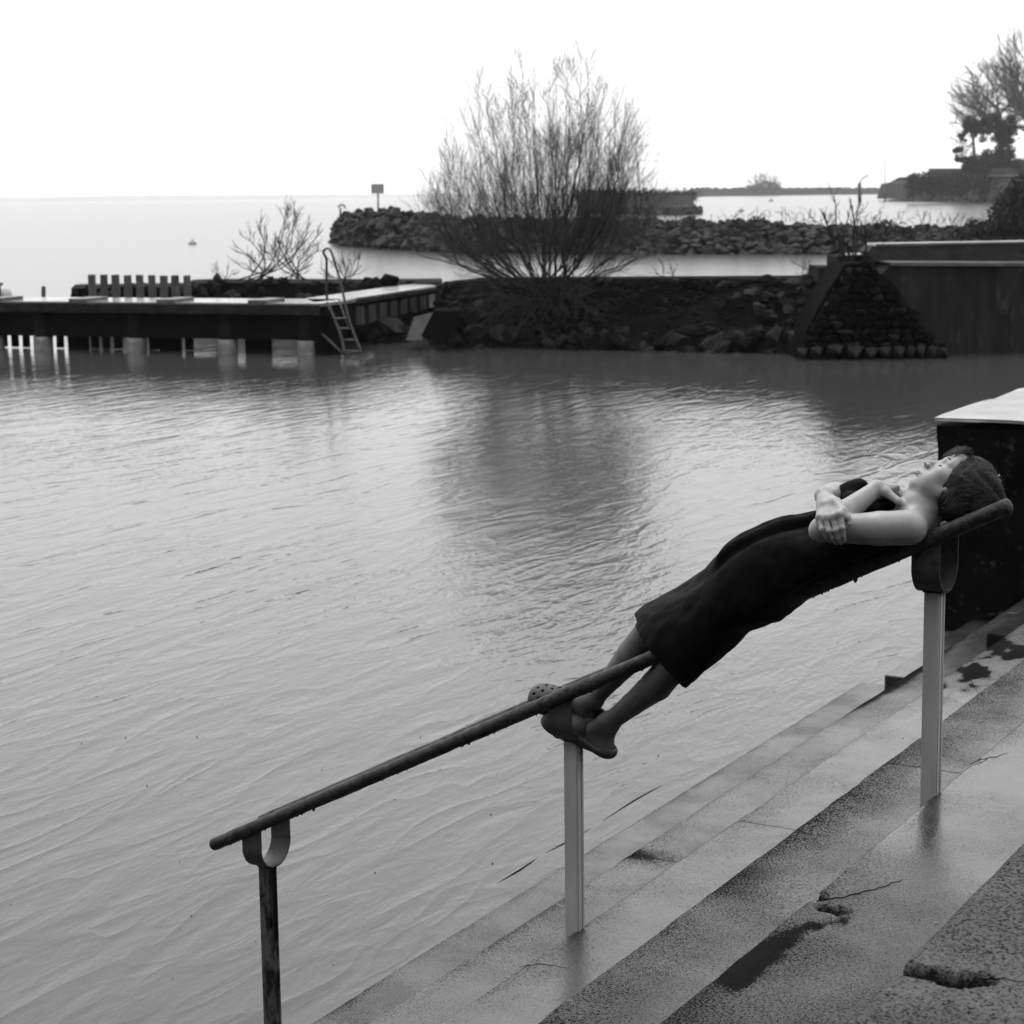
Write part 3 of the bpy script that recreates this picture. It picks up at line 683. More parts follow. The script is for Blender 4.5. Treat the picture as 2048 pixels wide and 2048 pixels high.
# ================================================================ ROCKY BANK (right of the jetty)
wl = [(868, 690), (884, 691), (905, 697), (960, 698), (1040, 699), (1120, 702), (1200, 704), (1300, 706), (1400, 708), (1480, 710), (1560, 711), (1600, 712), (1700, 713), (1900, 716), (2080, 719)]
tp = [(872, 572), (886, 570), (905, 566), (960, 560), (1040, 559), (1120, 558), (1200, 558), (1300, 557.5), (1400, 557), (1480, 556.5), (1560, 556), (1600, 556), (1700, 530), (1900, 526), (2080, 527)]
fr = [on_z(*p)[:2] for p in wl]
bank = empty('rocky_bank', at_y(1200, 650, 38), 'dark boulder bank below the bare willow between jetty and quay', 'embankment')
bk = []; zt = []
for (x, y), f_, w_ in zip(tp, fr, wl):
    P = at_y(x, y, f_[1] + 2.3); bk.append(P[:2]); zt.append(P[2])
mound('bank_core', fr[:13], bk[:13], zt[:13], M_mound, bank, jitter=.05)
frA = np.array(fr); bkA = np.array(bk); ztA = np.array(zt)
def bank_pt(x, u, lift=0):
    xs = np.array([w[0] for w in wl]); f_ = np.array([np.interp(x, xs, frA[:, j]) for j in (0, 1)]); b_ = np.array([np.interp(x, xs, bkA[:, j]) for j in (0, 1)])
    z = -.4 + (np.interp(x, xs, ztA) + .4) * u ** .8
    q = f_ + (b_ - f_) * u; return np.array([q[0], q[1], z + lift])
cnt = 0
for k in range(285):
    x = RNG.uniform(872, 1645); u = RNG.uniform(.08, .97)
    s = RNG.uniform(.09, .19) if u > .35 else RNG.uniform(.14, .30)
    if x > 1080 and u < .2 and RNG.random() < .6: continue
    put_rock((RS if RNG.random() < .72 else RSp)[k % 6], bank, bank_pt(x, u, .0), s)
RSS = rock_set(M_rockp, 500, 5)
for (x, y, s) in ((1505, 600, .26), (1515, 632, .3), (1150, 678, .22), (1240, 680, .2), (1540, 700, .22), (1420, 705, .3), (1480, 706, .3), (1380, 695, .2), (945, 668, .3), (1730, 560, .12), (1300, 700, .28), (1340, 704, .3), (1200, 575, .12), (1450, 585, .18)):
    xs = x; u = (700 - y) / 150 + .12; p = bank_pt(x, max(.1, min(.95, u)), .04)
    put_rock((RSp + RSS)[cnt % 11] if s > .2 and y < 660 else RSp[cnt % 6], bank, p, s * .8); cnt += 1
pts = [bank_pt(RNG.uniform(872, 1650), RNG.uniform(.05, 1)) for _ in range(900)]
rock_stuff('small_rubble', M_rockd, bank, pts, RNG.uniform(.04, .10, 900), 40)
# flat cope line along the top of the bank
V, Fc = [], []
zz = [at_y(x, y, np.interp(x, [w[0] for w in wl], bkA[:, 1]) + .2) for x, y in ((930, 562), (1040, 559.5), (1200, 558.5), (1400, 557), (1640, 556))]
for p in zz: V += [p, p + [0, .5, 0], p - [0, 0, .12], p + [0, .5, -.12]]
for k in range(len(zz) - 1):
    o_ = k * 4; Fc += [[o_, o_ + 4, o_ + 5, o_ + 1], [o_ + 2, o_ + 3, o_ + 7, o_ + 6], [o_, o_ + 2, o_ + 6, o_ + 4], [o_ + 1, o_ + 5, o_ + 7, o_ + 3]]
mesh('coping', V, Fc, M_beam, bank)
# tilted slab and black culvert at the walkway's landing
P = [at_y(828, 634, 38.9), at_y(866, 624, 38.9), at_y(843, 682, 38.0), at_y(812, 680, 38.0)]
V = [p for p in P] + [p + np.array([0, .35, -.02]) for p in P]
mesh('landing_slab', V, [[0, 1, 2, 3], [4, 7, 6, 5], [0, 4, 5, 1], [1, 5, 6, 2], [2, 6, 7, 3], [3, 7, 4, 0]], mat('slab_grey', .012, .03, (.6, .8), 4, .003, 30, .08), bank)
P = [at_y(868, 622, 37.9), at_y(925, 622, 37.9), at_y(888, 690, 37.4), at_y(842, 672, 37.5)]
V = [p for p in P] + [p + np.array([0, 1.2, 0]) for p in P]
mesh('culvert_wall', V, [[0, 1, 2, 3], [4, 7, 6, 5], [0, 4, 5, 1], [1, 5, 6, 2], [2, 6, 7, 3], [3, 7, 4, 0]], mat('culvert_black', .001, .002, (.8, .9), 4, 0, 10, .01), bank)
for (x, y, s) in ((722, 655, .34), (748, 668, .36), (780, 652, .4), (800, 668, .34), (700, 668, .3), (690, 655, .25), (765, 680, .3), (815, 690, .25)):
    put_rock(RSp[int(x) % 6], bank, at_y(x, y, 40.2), s)

# ================================================================ QUAY (right)
YQ = 35.3
quay = empty('quay', at_y(1950, 620, YQ), 'big dark streaked concrete quay with light ledge and raised parapet', 'quay')
def prism(name, pix, Y, depth, m, parent, dY=0):
    P = [at_y(x, y, Y + (dY * (x - pix[0][0]) / 250)) for x, y in pix]; Bk = [p + np.array([0, depth, 0]) for p in P]
    n = len(P); V = P + Bk
    Fc = [list(range(n)), list(range(n, 2 * n))[::-1]] + [[i, i + n, (i + 1) % n + n, (i + 1) % n] for i in range(n)]
    return mesh(name, V, Fc, m, parent)
prism('quay_face', [(1782, 531), (2120, 533), (2120, 760), (1560, 760), (1600, 700), (1700, 600)], YQ, 4, M_quay, quay)
prism('ledge', [(1776, 524.5), (2120, 526), (2120, 532.5), (1784, 531.5)], YQ - .08, 1.2, M_quaytop, quay)
pr = prism('parapet', [(1737, 504), (1744, 494), (1754, 489.5), (2120, 483.5), (2120, 527), (1745, 525)], YQ + 1.0, .9, mat('parapet_stone', .012, .035, (.6, .8), 3, .01, 14, .05, blotch=(6, .004, .6)), quay)
prism('parapet_top', [(1753, 488), (2120, 482), (2120, 485.5), (1749, 493)], YQ + .97, 1.0, M_quaytop, quay)
for pix in ([(1637, 534), (1676, 534), (1676, 565), (1637, 565)], [(1674, 513), (1740, 511), (1740, 560), (1674, 560)]):
    prism('wall_step', pix, YQ + 1.6, 1.2, M_beam, quay)
prism('step_top', [(1690, 510.5), (1738, 508.5), (1738, 511.5), (1690, 513)], YQ + 1.55, 1.0, M_quaytop, quay)
# the stone cone against the quay
cone = empty('stone_buttress', at_y(1720, 690, 34.6), 'cone of coursed rubble stones with smooth sloped edge against the quay', 'buttress')
apex = at_y(1712, 522, 35.6)
prism('core', [(1690, 528), (1735, 528), (1790, 570), (1868, 690), (1882, 720), (1590, 720), (1604, 680), (1650, 590)], 34.95, 1.6, M_mound, cone)
SM = [hull_rock(700 + k, .5, 12) for k in range(6)]
for k, me in enumerate(SM): me.materials.append([M_rock, M_rockd, M_rockd, M_rockd, M_rock, M_rockd][k])
x = 1592
while x < 1884:                                                   # rough footing course
    w_ = RNG.uniform(22, 46); p = at_y(x + w_ / 2, 703 + RNG.uniform(-3, 3), 34.6)
    o = put_rock(SM[0], cone, p, .1, 'foot_stone'); o.scale = (w_ / F_PX * 35 / 2 * 1.1, .2, .26 * RNG.uniform(.8, 1.15)); o.rotation_euler = (RNG.normal(0, .1), RNG.normal(0, .08), RNG.normal(0, .15)); x += w_ * .92
for row in range(13):
    y = 528 + row * 13.5; f_ = row / 12
    xl = 1694 - 96 * f_ ** 1.1; xr = 1735 + 140 * f_
    x = xl
    while x < xr:
        w_ = RNG.choice([8, 12, 17, 24, 32]) * RNG.uniform(.8, 1.2); p = at_y(x + w_ / 2, y + RNG.uniform(-2, 2), 34.95 - .25 * f_)
        o = put_rock(SM[int(RNG.integers(6))], cone, p, .1, 'stone'); sc_ = w_ / F_PX * 35 / 2
        o.scale = (sc_ * 1.1, .16, .068 / .5 * RNG.uniform(.6, 1.3)); o.rotation_euler = (RNG.normal(0, .2), RNG.normal(0, .16), RNG.normal(0, .25)); x += w_

# ================================================================ BARE SHRUBS AND TREES
def grow(paths, base, d, L, r, depth, up, spread, kids, seg=5, wob=.12, kidlen=.62, tstart=.3, rmin=.0025):
    P = [np.array(base, float)]; d = np.array(d, float); d /= np.linalg.norm(d)
    for k in range(seg):
        d = d + np.array([0, 0, up]) / seg + RNG.normal(0, wob, 3) / math.sqrt(seg); d /= np.linalg.norm(d); P.append(P[-1] + d * L / seg)
    P = np.array(P); R = np.linspace(r, max(rmin, r * .45), seg + 1); paths.append((P, R))
    if depth > 0:
        nk = kids[0] if isinstance(kids, (list, tuple)) else kids; rest = kids[1:] if isinstance(kids, (list, tuple)) and len(kids) > 1 else kids
        for k in range(nk):
            t = tstart + (1 - tstart) * (k + RNG.random()) / nk; i = min(seg - 1, int(t * seg)); f_ = t * seg - i
            p = P[i] * (1 - f_) + P[i + 1] * f_; tg_ = P[i + 1] - P[i]; tg_ /= np.linalg.norm(tg_)
            nd = tg_ + RNG.normal(0, spread, 3); grow(paths, p, nd, L * kidlen * RNG.uniform(.65, 1.15), max(rmin, r * .55 * (1 - .3 * t)), depth - 1, up, spread, rest, max(3, seg - 1), wob, kidlen, tstart, rmin)
def paths_mesh(name, paths, m, parent, n=4):
    V, Fc = [], []
    allV = []; allF = []; off = 0
    for P, R in paths:
        T = np.gradient(P, axis=0); T /= np.linalg.norm(T, axis=1)[:, None] + 1e-12
        ref = np.array([0, 1., .1]) if abs(T[0] @ np.array([0, 1., .1])) < .9 else np.array([1., 0, 0])
        a = np.cross(T, ref); a /= np.linalg.norm(a, axis=1)[:, None] + 1e-12; b = np.cross(T, a)
        k = np.arange(n) * 2 * math.pi / n
        ring = P[:, None, :] + R[:, None, None] * (np.cos(k)[None, :, None] * a[:, None, :] + np.sin(k)[None, :, None] * b[:, None, :])
        allV.append(ring.reshape(-1, 3)); s = len(P)
        i = np.arange(s - 1)[:, None] * n; kk = np.arange(n)[None, :]
        f = np.stack([i + kk, i + (kk + 1) % n, i + n + (kk + 1) % n, i + n + kk], -1).reshape(-1, 4) + off
        allF.append(f); off += s * n
    return mesh(name, np.vstack(allV), np.vstack(allF), m, parent)
# the willow
RNG = np.random.default_rng(5)
wb = bank_pt(1105, .74, .05)
wil = empty('willow_bush', wb, 'large bare many-stemmed willow fanning up from the rocky bank', 'tree')
stems = []; twigs = []
def fan(px, py, L, r, dY=0, ox=0):
    b = wb + np.array([RNG.uniform(-.33, .33) + ox, RNG.normal(0, .2), 0]) if abs(px - 1100) < 190 else wb + np.array([(px - 1100) / 400 * .45 + RNG.normal(0, .12), RNG.normal(0, .2), 0]); tip = at_y(px, py, wb[1] + dY)
    return b, tip
def sweep(b, tip, r, bow):
    mid = b * .45 + tip * .55 + np.array([bow, 0, -.10 * np.linalg.norm(tip - b)]) ; P = bez([b, mid, tip], 8)
    P += np.cumsum(RNG.normal(0, .028, P.shape), axis=0); return P, np.linspace(r, .003, len(P))
# stem tips in picture columns/rows; they fan out like the photographed crown
tips = [(832, 330), (838, 372), (850, 300), (1318, 350), (1306, 288), (1328, 400), (860, 330), (872, 255), (905, 235), (925, 160), (960, 190), (985, 230), (880, 300), (935, 260), (975, 300), (1000, 240), (1020, 150), (1042, 115), (1060, 160), (1080, 130), (1100, 120), (1125, 110), (1145, 95), (1160, 130), (1185, 105), (1200, 170), (1215, 200), (1245, 160), (1270, 155), (1262, 230), (1295, 200), (1300, 265), (1310, 310), (1285, 330), (1240, 290), (1180, 200), (1120, 190), (1150, 220), (1090, 220), (1040, 230), (1010, 330), (950, 360), (900, 380), (870, 400), (1230, 360), (1280, 390),(1070, 300),(1130,300),(1170,320),(1015,190),(1235,220)]
for k, (px, py) in enumerate(tips):
    px = 1080 + (px - 1080) * .87
    b, tip = fan(px, py + 10 + abs(RNG.normal(0, 12)), 1, 1, RNG.normal(0, .8)); 
    r = RNG.uniform(.008, .017) if k % 6 else .027; bow = (tip[0] - b[0]) * .18
    P, R = sweep(b, tip, r, bow); stems.append((P, R))
    n_ = len(P)
    for j in range(27):
        t = RNG.uniform(.20, .99); i = min(n_ - 2, int(t * (n_ - 1))); tg_ = P[i + 1] - P[i]; tg_ /= np.linalg.norm(tg_)
        grow(twigs, P[i], tg_ + RNG.normal(0, .33, 3), RNG.uniform(.5, 1.15) * (1.15 - .6 * t), R[i] * .45, 2, .34, .36, [4, 3], 5, .15, .64, .2, .0018)
# low side branches
for px, py in ((890, 520), (900, 480), (1330, 505), (1290, 470), (1250, 530), (980, 540), (850, 520)):
    b, tip = fan(px, py, 1, 1, RNG.normal(-.2, .4)); P = bez([b, b * .5 + tip * .5 + np.array([0, 0, .05]), tip], 6); P += np.cumsum(RNG.normal(0, .012, P.shape), axis=0)
    R = np.linspace(.022, .005, len(P)); stems.append((P, R))
    for j in range(12):
        i = RNG.integers(3, len(P) - 1); tg_ = P[i] - P[i - 1]; tg_ /= np.linalg.norm(tg_)
        grow(twigs, P[i], tg_ + RNG.normal(0, .4, 3) + [0, 0, .2], RNG.uniform(.35, .7), .006, 1, .3, .4, 4, 4, .12, .6, .2, .0028)
paths_mesh('stem', stems, M_bark, wil, 6); paths_mesh('twigs', twigs, M_twig, wil, 3)['kind'] = 'stuff'
roots = []
for k in range(190):
    a = RNG.uniform(-1, 1); grow(roots, wb + [a * .8, -.1 + RNG.uniform(-.6, .2), -.05 + RNG.uniform(-.4, .15)], [a * 1.2 + RNG.normal(0, .5), -.5 + RNG.normal(0, .3), RNG.uniform(-1.0, .7)], RNG.uniform(.5, 1.2), .012, 1, -.2, .3, 3, 4, .2, .5)
paths_mesh('roots', roots, M_bark, wil, 4)

RNG = np.random.default_rng(9)
def small_shrub(name, base, tipsL, label, r=.03, m=M_twig, kids=(5, 3), L=.55, cat='shrub'):
    t = empty(name, base, label, cat); st = []; tw = []
    for tip in tipsL:
        P = bez([base + RNG.normal(0, .05 + .50 * (name == 'bare_shrub'), 3) * [1, .3, 0], base * .5 + tip * .5 + RNG.normal(0, .05, 3) + [0, 0, -.05], tip], 6); P += np.cumsum(RNG.normal(0, .01, P.shape), axis=0)
        st.append((P, np.linspace(r, .007, len(P))))
        for j in range(7):
            i = RNG.integers(3, len(P) - 1); tg_ = P[i] - P[i - 1]; tg_ /= np.linalg.norm(tg_)
            grow(tw, P[i], tg_ + RNG.normal(0, .4, 3), L * RNG.uniform(.5, 1.1), r * .38, len(kids) - 1, .35, .42, list(kids), 4, .12, .6, .25, .005)
    paths_mesh('stem', st, M_bark, t, 5); paths_mesh('twigs', tw, m, t, 3)['kind'] = 'stuff'; return t
Yb = 46.6
small_shrub('bare_shrub', at_y(552, 562, Yb), [at_y(x, y, Yb + RNG.normal(0, .3)) for x, y in ((500, 470), (515, 455), (548, 462), (575, 430), (580, 425), (590, 420), (600, 425), (622, 465), (640, 460), (480, 490), (520, 490), (560, 480), (605, 480), (635, 495), (475, 520), (630, 520))], 'small bare shrub with forked twigs behind the jetty', .020, kids=(5, 3), L=.40)
small_shrub('scrub_plant', at_y(445, 566, Yb), [at_y(x, y, Yb) for x, y in ((425, 540), (440, 535), (452, 528), (465, 545))], 'low dry scrub beside the small bare shrub', .01, kids=(3,), L=.25)
small_shrub('scrub_plant', at_y(690, 562, 45.5), [at_y(x, y, 45.5) for x, y in ((685, 515), (700, 520), (722, 505), (672, 530), (712, 530), (645, 535))], 'thin twiggy scrub right of the ladder hoop', .012, kids=(3, 2), L=.3)
small_shrub('sapling', at_y(1706, 548, 36.6), [at_y(x, y, 36.6 + RNG.normal(0, .1)) for x, y in ((1672, 395), (1700, 430), (1718, 400), (1640, 420), (1730, 440), (1690, 460), (1655, 450), (1705, 400))], 'thin dark sapling growing at the foot of the quay steps', .026, M_bark, kids=(3, 2), L=.35, cat='sapling')
small_shrub('scrub_plant', at_y(1612, 556, 38), [at_y(x, y, 38) for x, y in ((1600, 520), (1615, 515), (1625, 530), (1585, 530))], 'wispy dry stems on the bank left of the quay steps', .006, kids=(2,), L=.2)
small_shrub('scrub_plant', at_y(1345, 560, 38.5), [at_y(x, y, 38.5) for x, y in ((1325, 520), (1340, 530), (1352, 540), (1310, 545))], 'wispy dry stems on the bank right of the willow', .006, kids=(2,), L=.2)

# ================================================================ ROCK BREAKWATER (middle distance)
bwl = [(655, 474), (668, 486), (683, 491), (760, 498), (850, 503), (931, 506), (1100, 508), (1300, 509), (1500, 509), (1700, 509), (1900, 509), (2100, 509)]
bwt = [(664, 468), (676, 450), (684, 427), (760, 423), (850, 430), (931, 441), (1100, 443), (1300, 445), (1500, 447), (1700, 455), (1900, 458), (2100, 445)]
RNG = np.random.default_rng(15)
bwfr = [on_z(*p)[:2] for p in bwl]; bwfr[0] = bwfr[1] + np.array([-.45, .3])
bw_ = empty('rock_breakwater', [0, 105, 0], 'long boulder breakwater with sign and lamp at its left tip', 'breakwater')
bwbk = []; bwz = []
for (x, y), f_ in zip(bwt, bwfr):
    P = at_y(x, y, f_[1] + 3.0); bwbk.append(P[:2]); bwz.append(P[2])
mound('core', bwfr, bwbk, bwz, M_mound, bw_, zb=-.5, jitter=.12)
A1, A2, A3 = np.array(bwfr), np.array(bwbk), np.array(bwz); bxs = [w[0] for w in bwl]
def bw_pt(x, u, lift=0):
    f_ = np.array([np.interp(x, bxs, A1[:, j]) for j in (0, 1)]); b_ = np.array([np.interp(x, bxs, A2[:, j]) for j in (0, 1)])
    q = f_ + (b_ - f_) * u; return np.array([q[0], q[1], -.3 + (np.interp(x, bxs, A3) + .3) * u ** .8 + lift])
RB = rock_set(M_rock2, 800, 8)
for k in range(290):
    x = 664 + (1560 - 664) * RNG.random() ** 1.3; u = RNG.uniform(.1, 1.0)
    put_rock(RB[k % 8], bw_, bw_pt(x, u, .05), RNG.uniform(.28, .62) * (1 if x < 1000 else .75))
pts = [bw_pt(RNG.uniform(660, 2090), RNG.uniform(.05, 1.02)) for _ in range(1300)]
rock_stuff('boulders', M_rock2, bw_, pts, RNG.uniform(.15, .4, 1300), 60)
sg = empty('warning_sign', at_y(756, 422, 118), 'grey rectangular signboard on a thin pole on the breakwater', 'sign')
box('board', at_y(755, 377.5, 118), (.74, .05, .55), M_sign, sg); tube('pole', [at_y(756, 386, 118.1), at_y(756.5, 430, 118.1)], .06, M_sign, sg, 8)
lm = empty('harbour_lamp', at_y(683, 427, 119), 'small pale hooded lamp on the left tip of the breakwater', 'lamp')
tube('post', [at_y(681, 428, 119), at_y(681, 416, 119)], .07, M_sign, lm, 8)
tube('hood', bez([at_y(677, 416, 119), at_y(679, 411, 119), at_y(684, 409.5, 119), at_y(689, 412, 119), at_y(690, 417, 119)], 4), .06, M_sign, lm, 8)

# leafy clumps --------------------------------------------------
def leaves(name, centers, radii, n, size, m, parent=None, flat=.7, kind='stuff'):
    C = np.asarray(centers, float); Rr = np.asarray(radii, float); w = Rr ** 2 / (Rr ** 2).sum()
    idx = RNG.choice(len(C), n, p=w); d = RNG.normal(size=(n, 3)); d /= np.linalg.norm(d, axis=1)[:, None]
    p = C[idx] + d * (Rr[idx] * RNG.uniform(.45, 1.08, n) )[:, None] * [1, 1, flat]
    a = RNG.normal(size=(n, 3)); a /= np.linalg.norm(a, axis=1)[:, None]; b = np.cross(a, RNG.normal(size=(n, 3))); b /= np.linalg.norm(b, axis=1)[:, None]
    s = (size * RNG.uniform(.6, 1.4, n))[:, None]
    V = np.stack([p - a * s, p + b * s * .6, p + a * s, p - b * s * .6], 1).reshape(-1, 3); Fc = np.arange(n * 4).reshape(-1, 4)
    o = mesh(name, V, Fc, m, parent)
    if kind: o['kind'] = kind
    return o
# brambles along the breakwater
cs = []; rs = []
for k in range(150):
    x = RNG.uniform(900, 2090); top = np.interp(x, [900, 1300, 1600, 1750, 1900, 1990, 2060], [.1, .2, .3, .35, .35, .6, 1.6]); p = bw_pt(x, RNG.uniform(.45, 1), RNG.uniform(-.1, top * .6)); cs.append(p); rs.append(RNG.uniform(.22, .48))
br = leaves('brambles', cs, rs, 26000, .07, M_bush); tag(br, 'dark tangled brambles covering the right half of the boulder breakwater', 'brambles')
stx = []
for k in range(110):
    x = RNG.uniform(1250, 2085); p = bw_pt(x, .95, .2); grow(stx, p, [RNG.normal(0, .5), 0, 1], RNG.uniform(.35, .9) * np.interp(x, [1250, 1650, 2000], [.5, .9, .9]), .016, 1, -.5, .3, 3, 4, .2, .5, .3, .009)
o = paths_mesh('bramble_stems', stx, M_bark, None, 3); tag(o, 'thin arching stems rising from the brambles on the breakwater', 'bramble stems', kind='stuff')
bs = empty('dark_bush', bw_pt(2040, .8), 'big dark leafy bush at the right picture edge above the breakwater', 'bush')
cs = [at_y(x, y, 92 + RNG.normal(0, 1)) for x, y in ((2020, 430), (2040, 410), (2060, 395), (2075, 380), (2050, 440), (2000, 455), (2080, 430), (2030, 460), (2100, 400), (1985, 470))]
leaves('foliage', cs, [1.0, 1.1, 1.2, 1.3, 1.2, .8, 1.5, 1.1, 1.6, .7], 16000, .09, M_bush, bs)
st = []
for k in range(16): grow(st, bw_pt(2050, .8), [RNG.normal(-.3, .5), 0, 1], 1.2, .04, 2, .1, .4, 4, 5, .15, .6, .3, .012)
paths_mesh('branches', st, M_bark, bs, 4)

# ================================================================ FAR SHORE
isl = empty('small_island', on_z(1280, 429), 'small walled rubble islet with ragged grass top beyond the breakwater', 'island')
YI = 270
prism('wall', [(1165, 392), (1383, 391), (1392, 418), (1396, 428.5), (1160, 429)], YI, 9, mat('islet_stone', .03, .075, (.7, .9), .25, .1, 1), isl)
prism('apron', [(1383, 400), (1404, 424), (1408, 427.6), (1384, 428)], YI + 1, 6, M_far, isl)
pts = [at_y(RNG.uniform(1163, 1405), RNG.uniform(412, 428), YI - .5) for _ in range(160)]
rock_stuff('rubble', M_far, isl, pts, RNG.uniform(.25, .6, 160), 90)
leaves('grass', [at_y(x, 392 + RNG.normal(0, 1.2), YI + 3) for x in np.linspace(1163, 1384, 60)], RNG.uniform(.5, 1.7, 60), 7000, .16, M_grass, isl)
fb = empty('far_bank', on_z(1500, 390), 'low grey strip of land on the horizon right of the islet', 'bank')
def far_poly(x): return np.interp(x, [1360, 1470, 1570, 1700, 1720, 1830], [385, 388.5, 386.5, 385.5, 385.5, 387])
V = []; Fc = []
xs = np.linspace(1365, 1835, 70)
for x in xs:
    P = on_z(x, far_poly(x) + 2.2, 0); t_ = np.interp(x, [1365, 1400, 1490, 1560, 1700, 1715, 1730, 1835], [382, 377, 377, 376.5, 374, 379, 376, 374.5]) + RNG.normal(0, .7)
    Y = 1500; a = at_y(x, t_, Y); b = a.copy(); b[2] = -1; c = at_y(x, t_, Y + 40); c[2] = a[2]; V += [b, a, c]
for k in range(len(xs) - 1): Fc += [[k * 3, k * 3 + 3, k * 3 + 4, k * 3 + 1], [k * 3 + 1, k * 3 + 4, k * 3 + 5, k * 3 + 2]]
mesh('land', V, Fc, M_far, fb)
leaves('scrub', [at_y(x, y, 1490) for x, y in [(RNG.uniform(1368, 1830), 377.5) for _ in range(120)]], RNG.uniform(.8, 1.8, 120), 4500, .5, M_far, fb)
ft = empty('far_bush', at_y(1528, 378, 1450), 'hazy spreading bush on the low far bank', 'bush')
st = []
RNG = np.random.default_rng(21)
for x, y in ((1528, 342), (1510, 352), (1545, 355), (1560, 362), (1498, 362), (1535, 350), (1520, 350), (1552, 358), (1488, 370), (1515, 365), (1540, 365), (1565, 366)):
    b = at_y(1526 + RNG.normal(0, 8), 384, 1450); tip = at_y(x, y, 1450); P = bez([b, (b + tip) / 2, tip], 4); st.append((P, np.linspace(.35, .1, len(P))))
    for j in range(16): i = RNG.integers(2, len(P) - 1); grow(st, P[i], P[i] - P[i - 1] + RNG.normal(0, 1.2, 3), RNG.uniform(2, 5), .12, 1, .1, .35, 4, 3, .1, .6, .2, .07)
paths_mesh('branches', st, M_far, ft, 3)
leaves('foliage', [at_y(x, y, 1450) for x, y in ((1515, 374), (1530, 370), (1545, 372), (1500, 376), (1555, 374))], [4, 5, 4, 3, 3], 1500, .5, M_far, ft)
# channel marks
cm = empty('channel_post', on_z(1720, 405), 'thick dark channel post with a bent stick on top in far water', 'post')
Yc = 470
tube('pile', [at_y(1719.5, 405.5, Yc), at_y(1719, 366, Yc)], .42, mat('pile_dark', .02, .035, (.7, .8), 1), cm, 8)
tube('stick', bez([at_y(1719, 367, Yc), at_y(1722, 360, Yc), at_y(1730, 354, Yc), at_y(1737, 350, Yc)], 3), .13, M_far, cm, 5)
mp_ = empty('signal_mast', on_z(1770, 403), 'very thin tall pale mast standing in the far water', 'mast')
tube('mast', [at_y(1770, 384, 520), at_y(1770, 292, 520)], [.11, .06], M_sign, mp_, 6); tube('base', [at_y(1770, 403, 520), at_y(1770, 383, 520)], .3, M_far, mp_, 6)
for (x, y, s, lab) in ((385, 489, .28, 'small grey buoy floating on open water left of the bare shrub'), (1542, 403, .8, 'tiny dark buoy far out left of the channel post'), (1483, 423, .45, 'tiny pale buoy beyond the breakwater right of the islet')):
    c = on_z(x, y); b_ = empty('float_buoy', c, lab, 'buoy')
    V, Fc = tube_geo([c + [0, 0, z * s] for z in (-.5, -.2, .3, .8, 1.0)], [s * .6, s, s, s * .5, s * .1], 12); mesh('float', V, Fc, M_sign, b_, True)
    tube('mooring_ring', [c + [0, 0, s * .95], c + [0, 0, s * 1.3]], s * .12, M_dark, b_, 6)

# headland with garden wall and trees
hl = empty('headland', on_z(1950, 404), 'wooded rubble shore with high garden wall at the right edge', 'headland')
M_hl = mat('headland_rubble', .02, .045, (.8, .9), .12, .3, .5, .1)
V = []; Fc = []; YH = 430
xs = np.linspace(1808, 2200, 40); tops = np.interp(xs, [1808, 1818, 1842, 1856, 1862, 1990, 2200], [398, 366, 362, 352, 352, 350, 348]); bots = np.interp(xs, [1808, 1850, 2000, 2200], [402, 402.5, 406, 410])
for x, t_, b_ in zip(xs, tops, bots):
    f_ = on_z(x, b_); f_[2] = -1; a = at_y(x, t_ + (b_ - t_) * .45, f_[1] + 3) + RNG.normal(0, .25, 3); c = at_y(x, t_, f_[1] + 9); d = c + [0, 40, 0]; V += [f_, a, c, d]
for k in range(len(xs) - 1):
    for j in range(3): o_ = k * 4 + j; Fc.append([o_, o_ + 4, o_ + 5, o_ + 1])
mesh('shore', V, Fc, M_hl, hl)
prism('garden_wall', [(1861, 337), (2200, 336), (2200, 372), (1858, 372), (1858, 350)], 436, 2, mat('garden_wall_stone', .035, .055, (.8, .9), .2), hl)
prism('shore_spit', [(1783, 399.5), (1815, 397), (1830, 402), (1785, 402)], 500, 6, M_hl, hl)
pts = [];
for _ in range(500):
    x = RNG.uniform(1812, 2100); f_ = on_z(x, np.interp(x, [1808, 1850, 2000, 2200], [402, 402.5, 406, 410])); u = RNG.random(); p = at_y(x, 402 - 36 * u, f_[1] + 1 + 7 * u); pts.append(p)
rock_stuff('shore_rocks', M_hl, hl, pts, RNG.uniform(.4, 1.3, 500), 120)
leaves('ivy', [at_y(RNG.uniform(1820, 2100), RNG.uniform(352, 385), 428) for _ in range(120)], RNG.uniform(.8, 2.0, 120), 14000, .28, M_leaf, hl)
M_treetwig = mat('tree_twigs', .08, .14, (.8, .9), .5, 0, 10, .05)
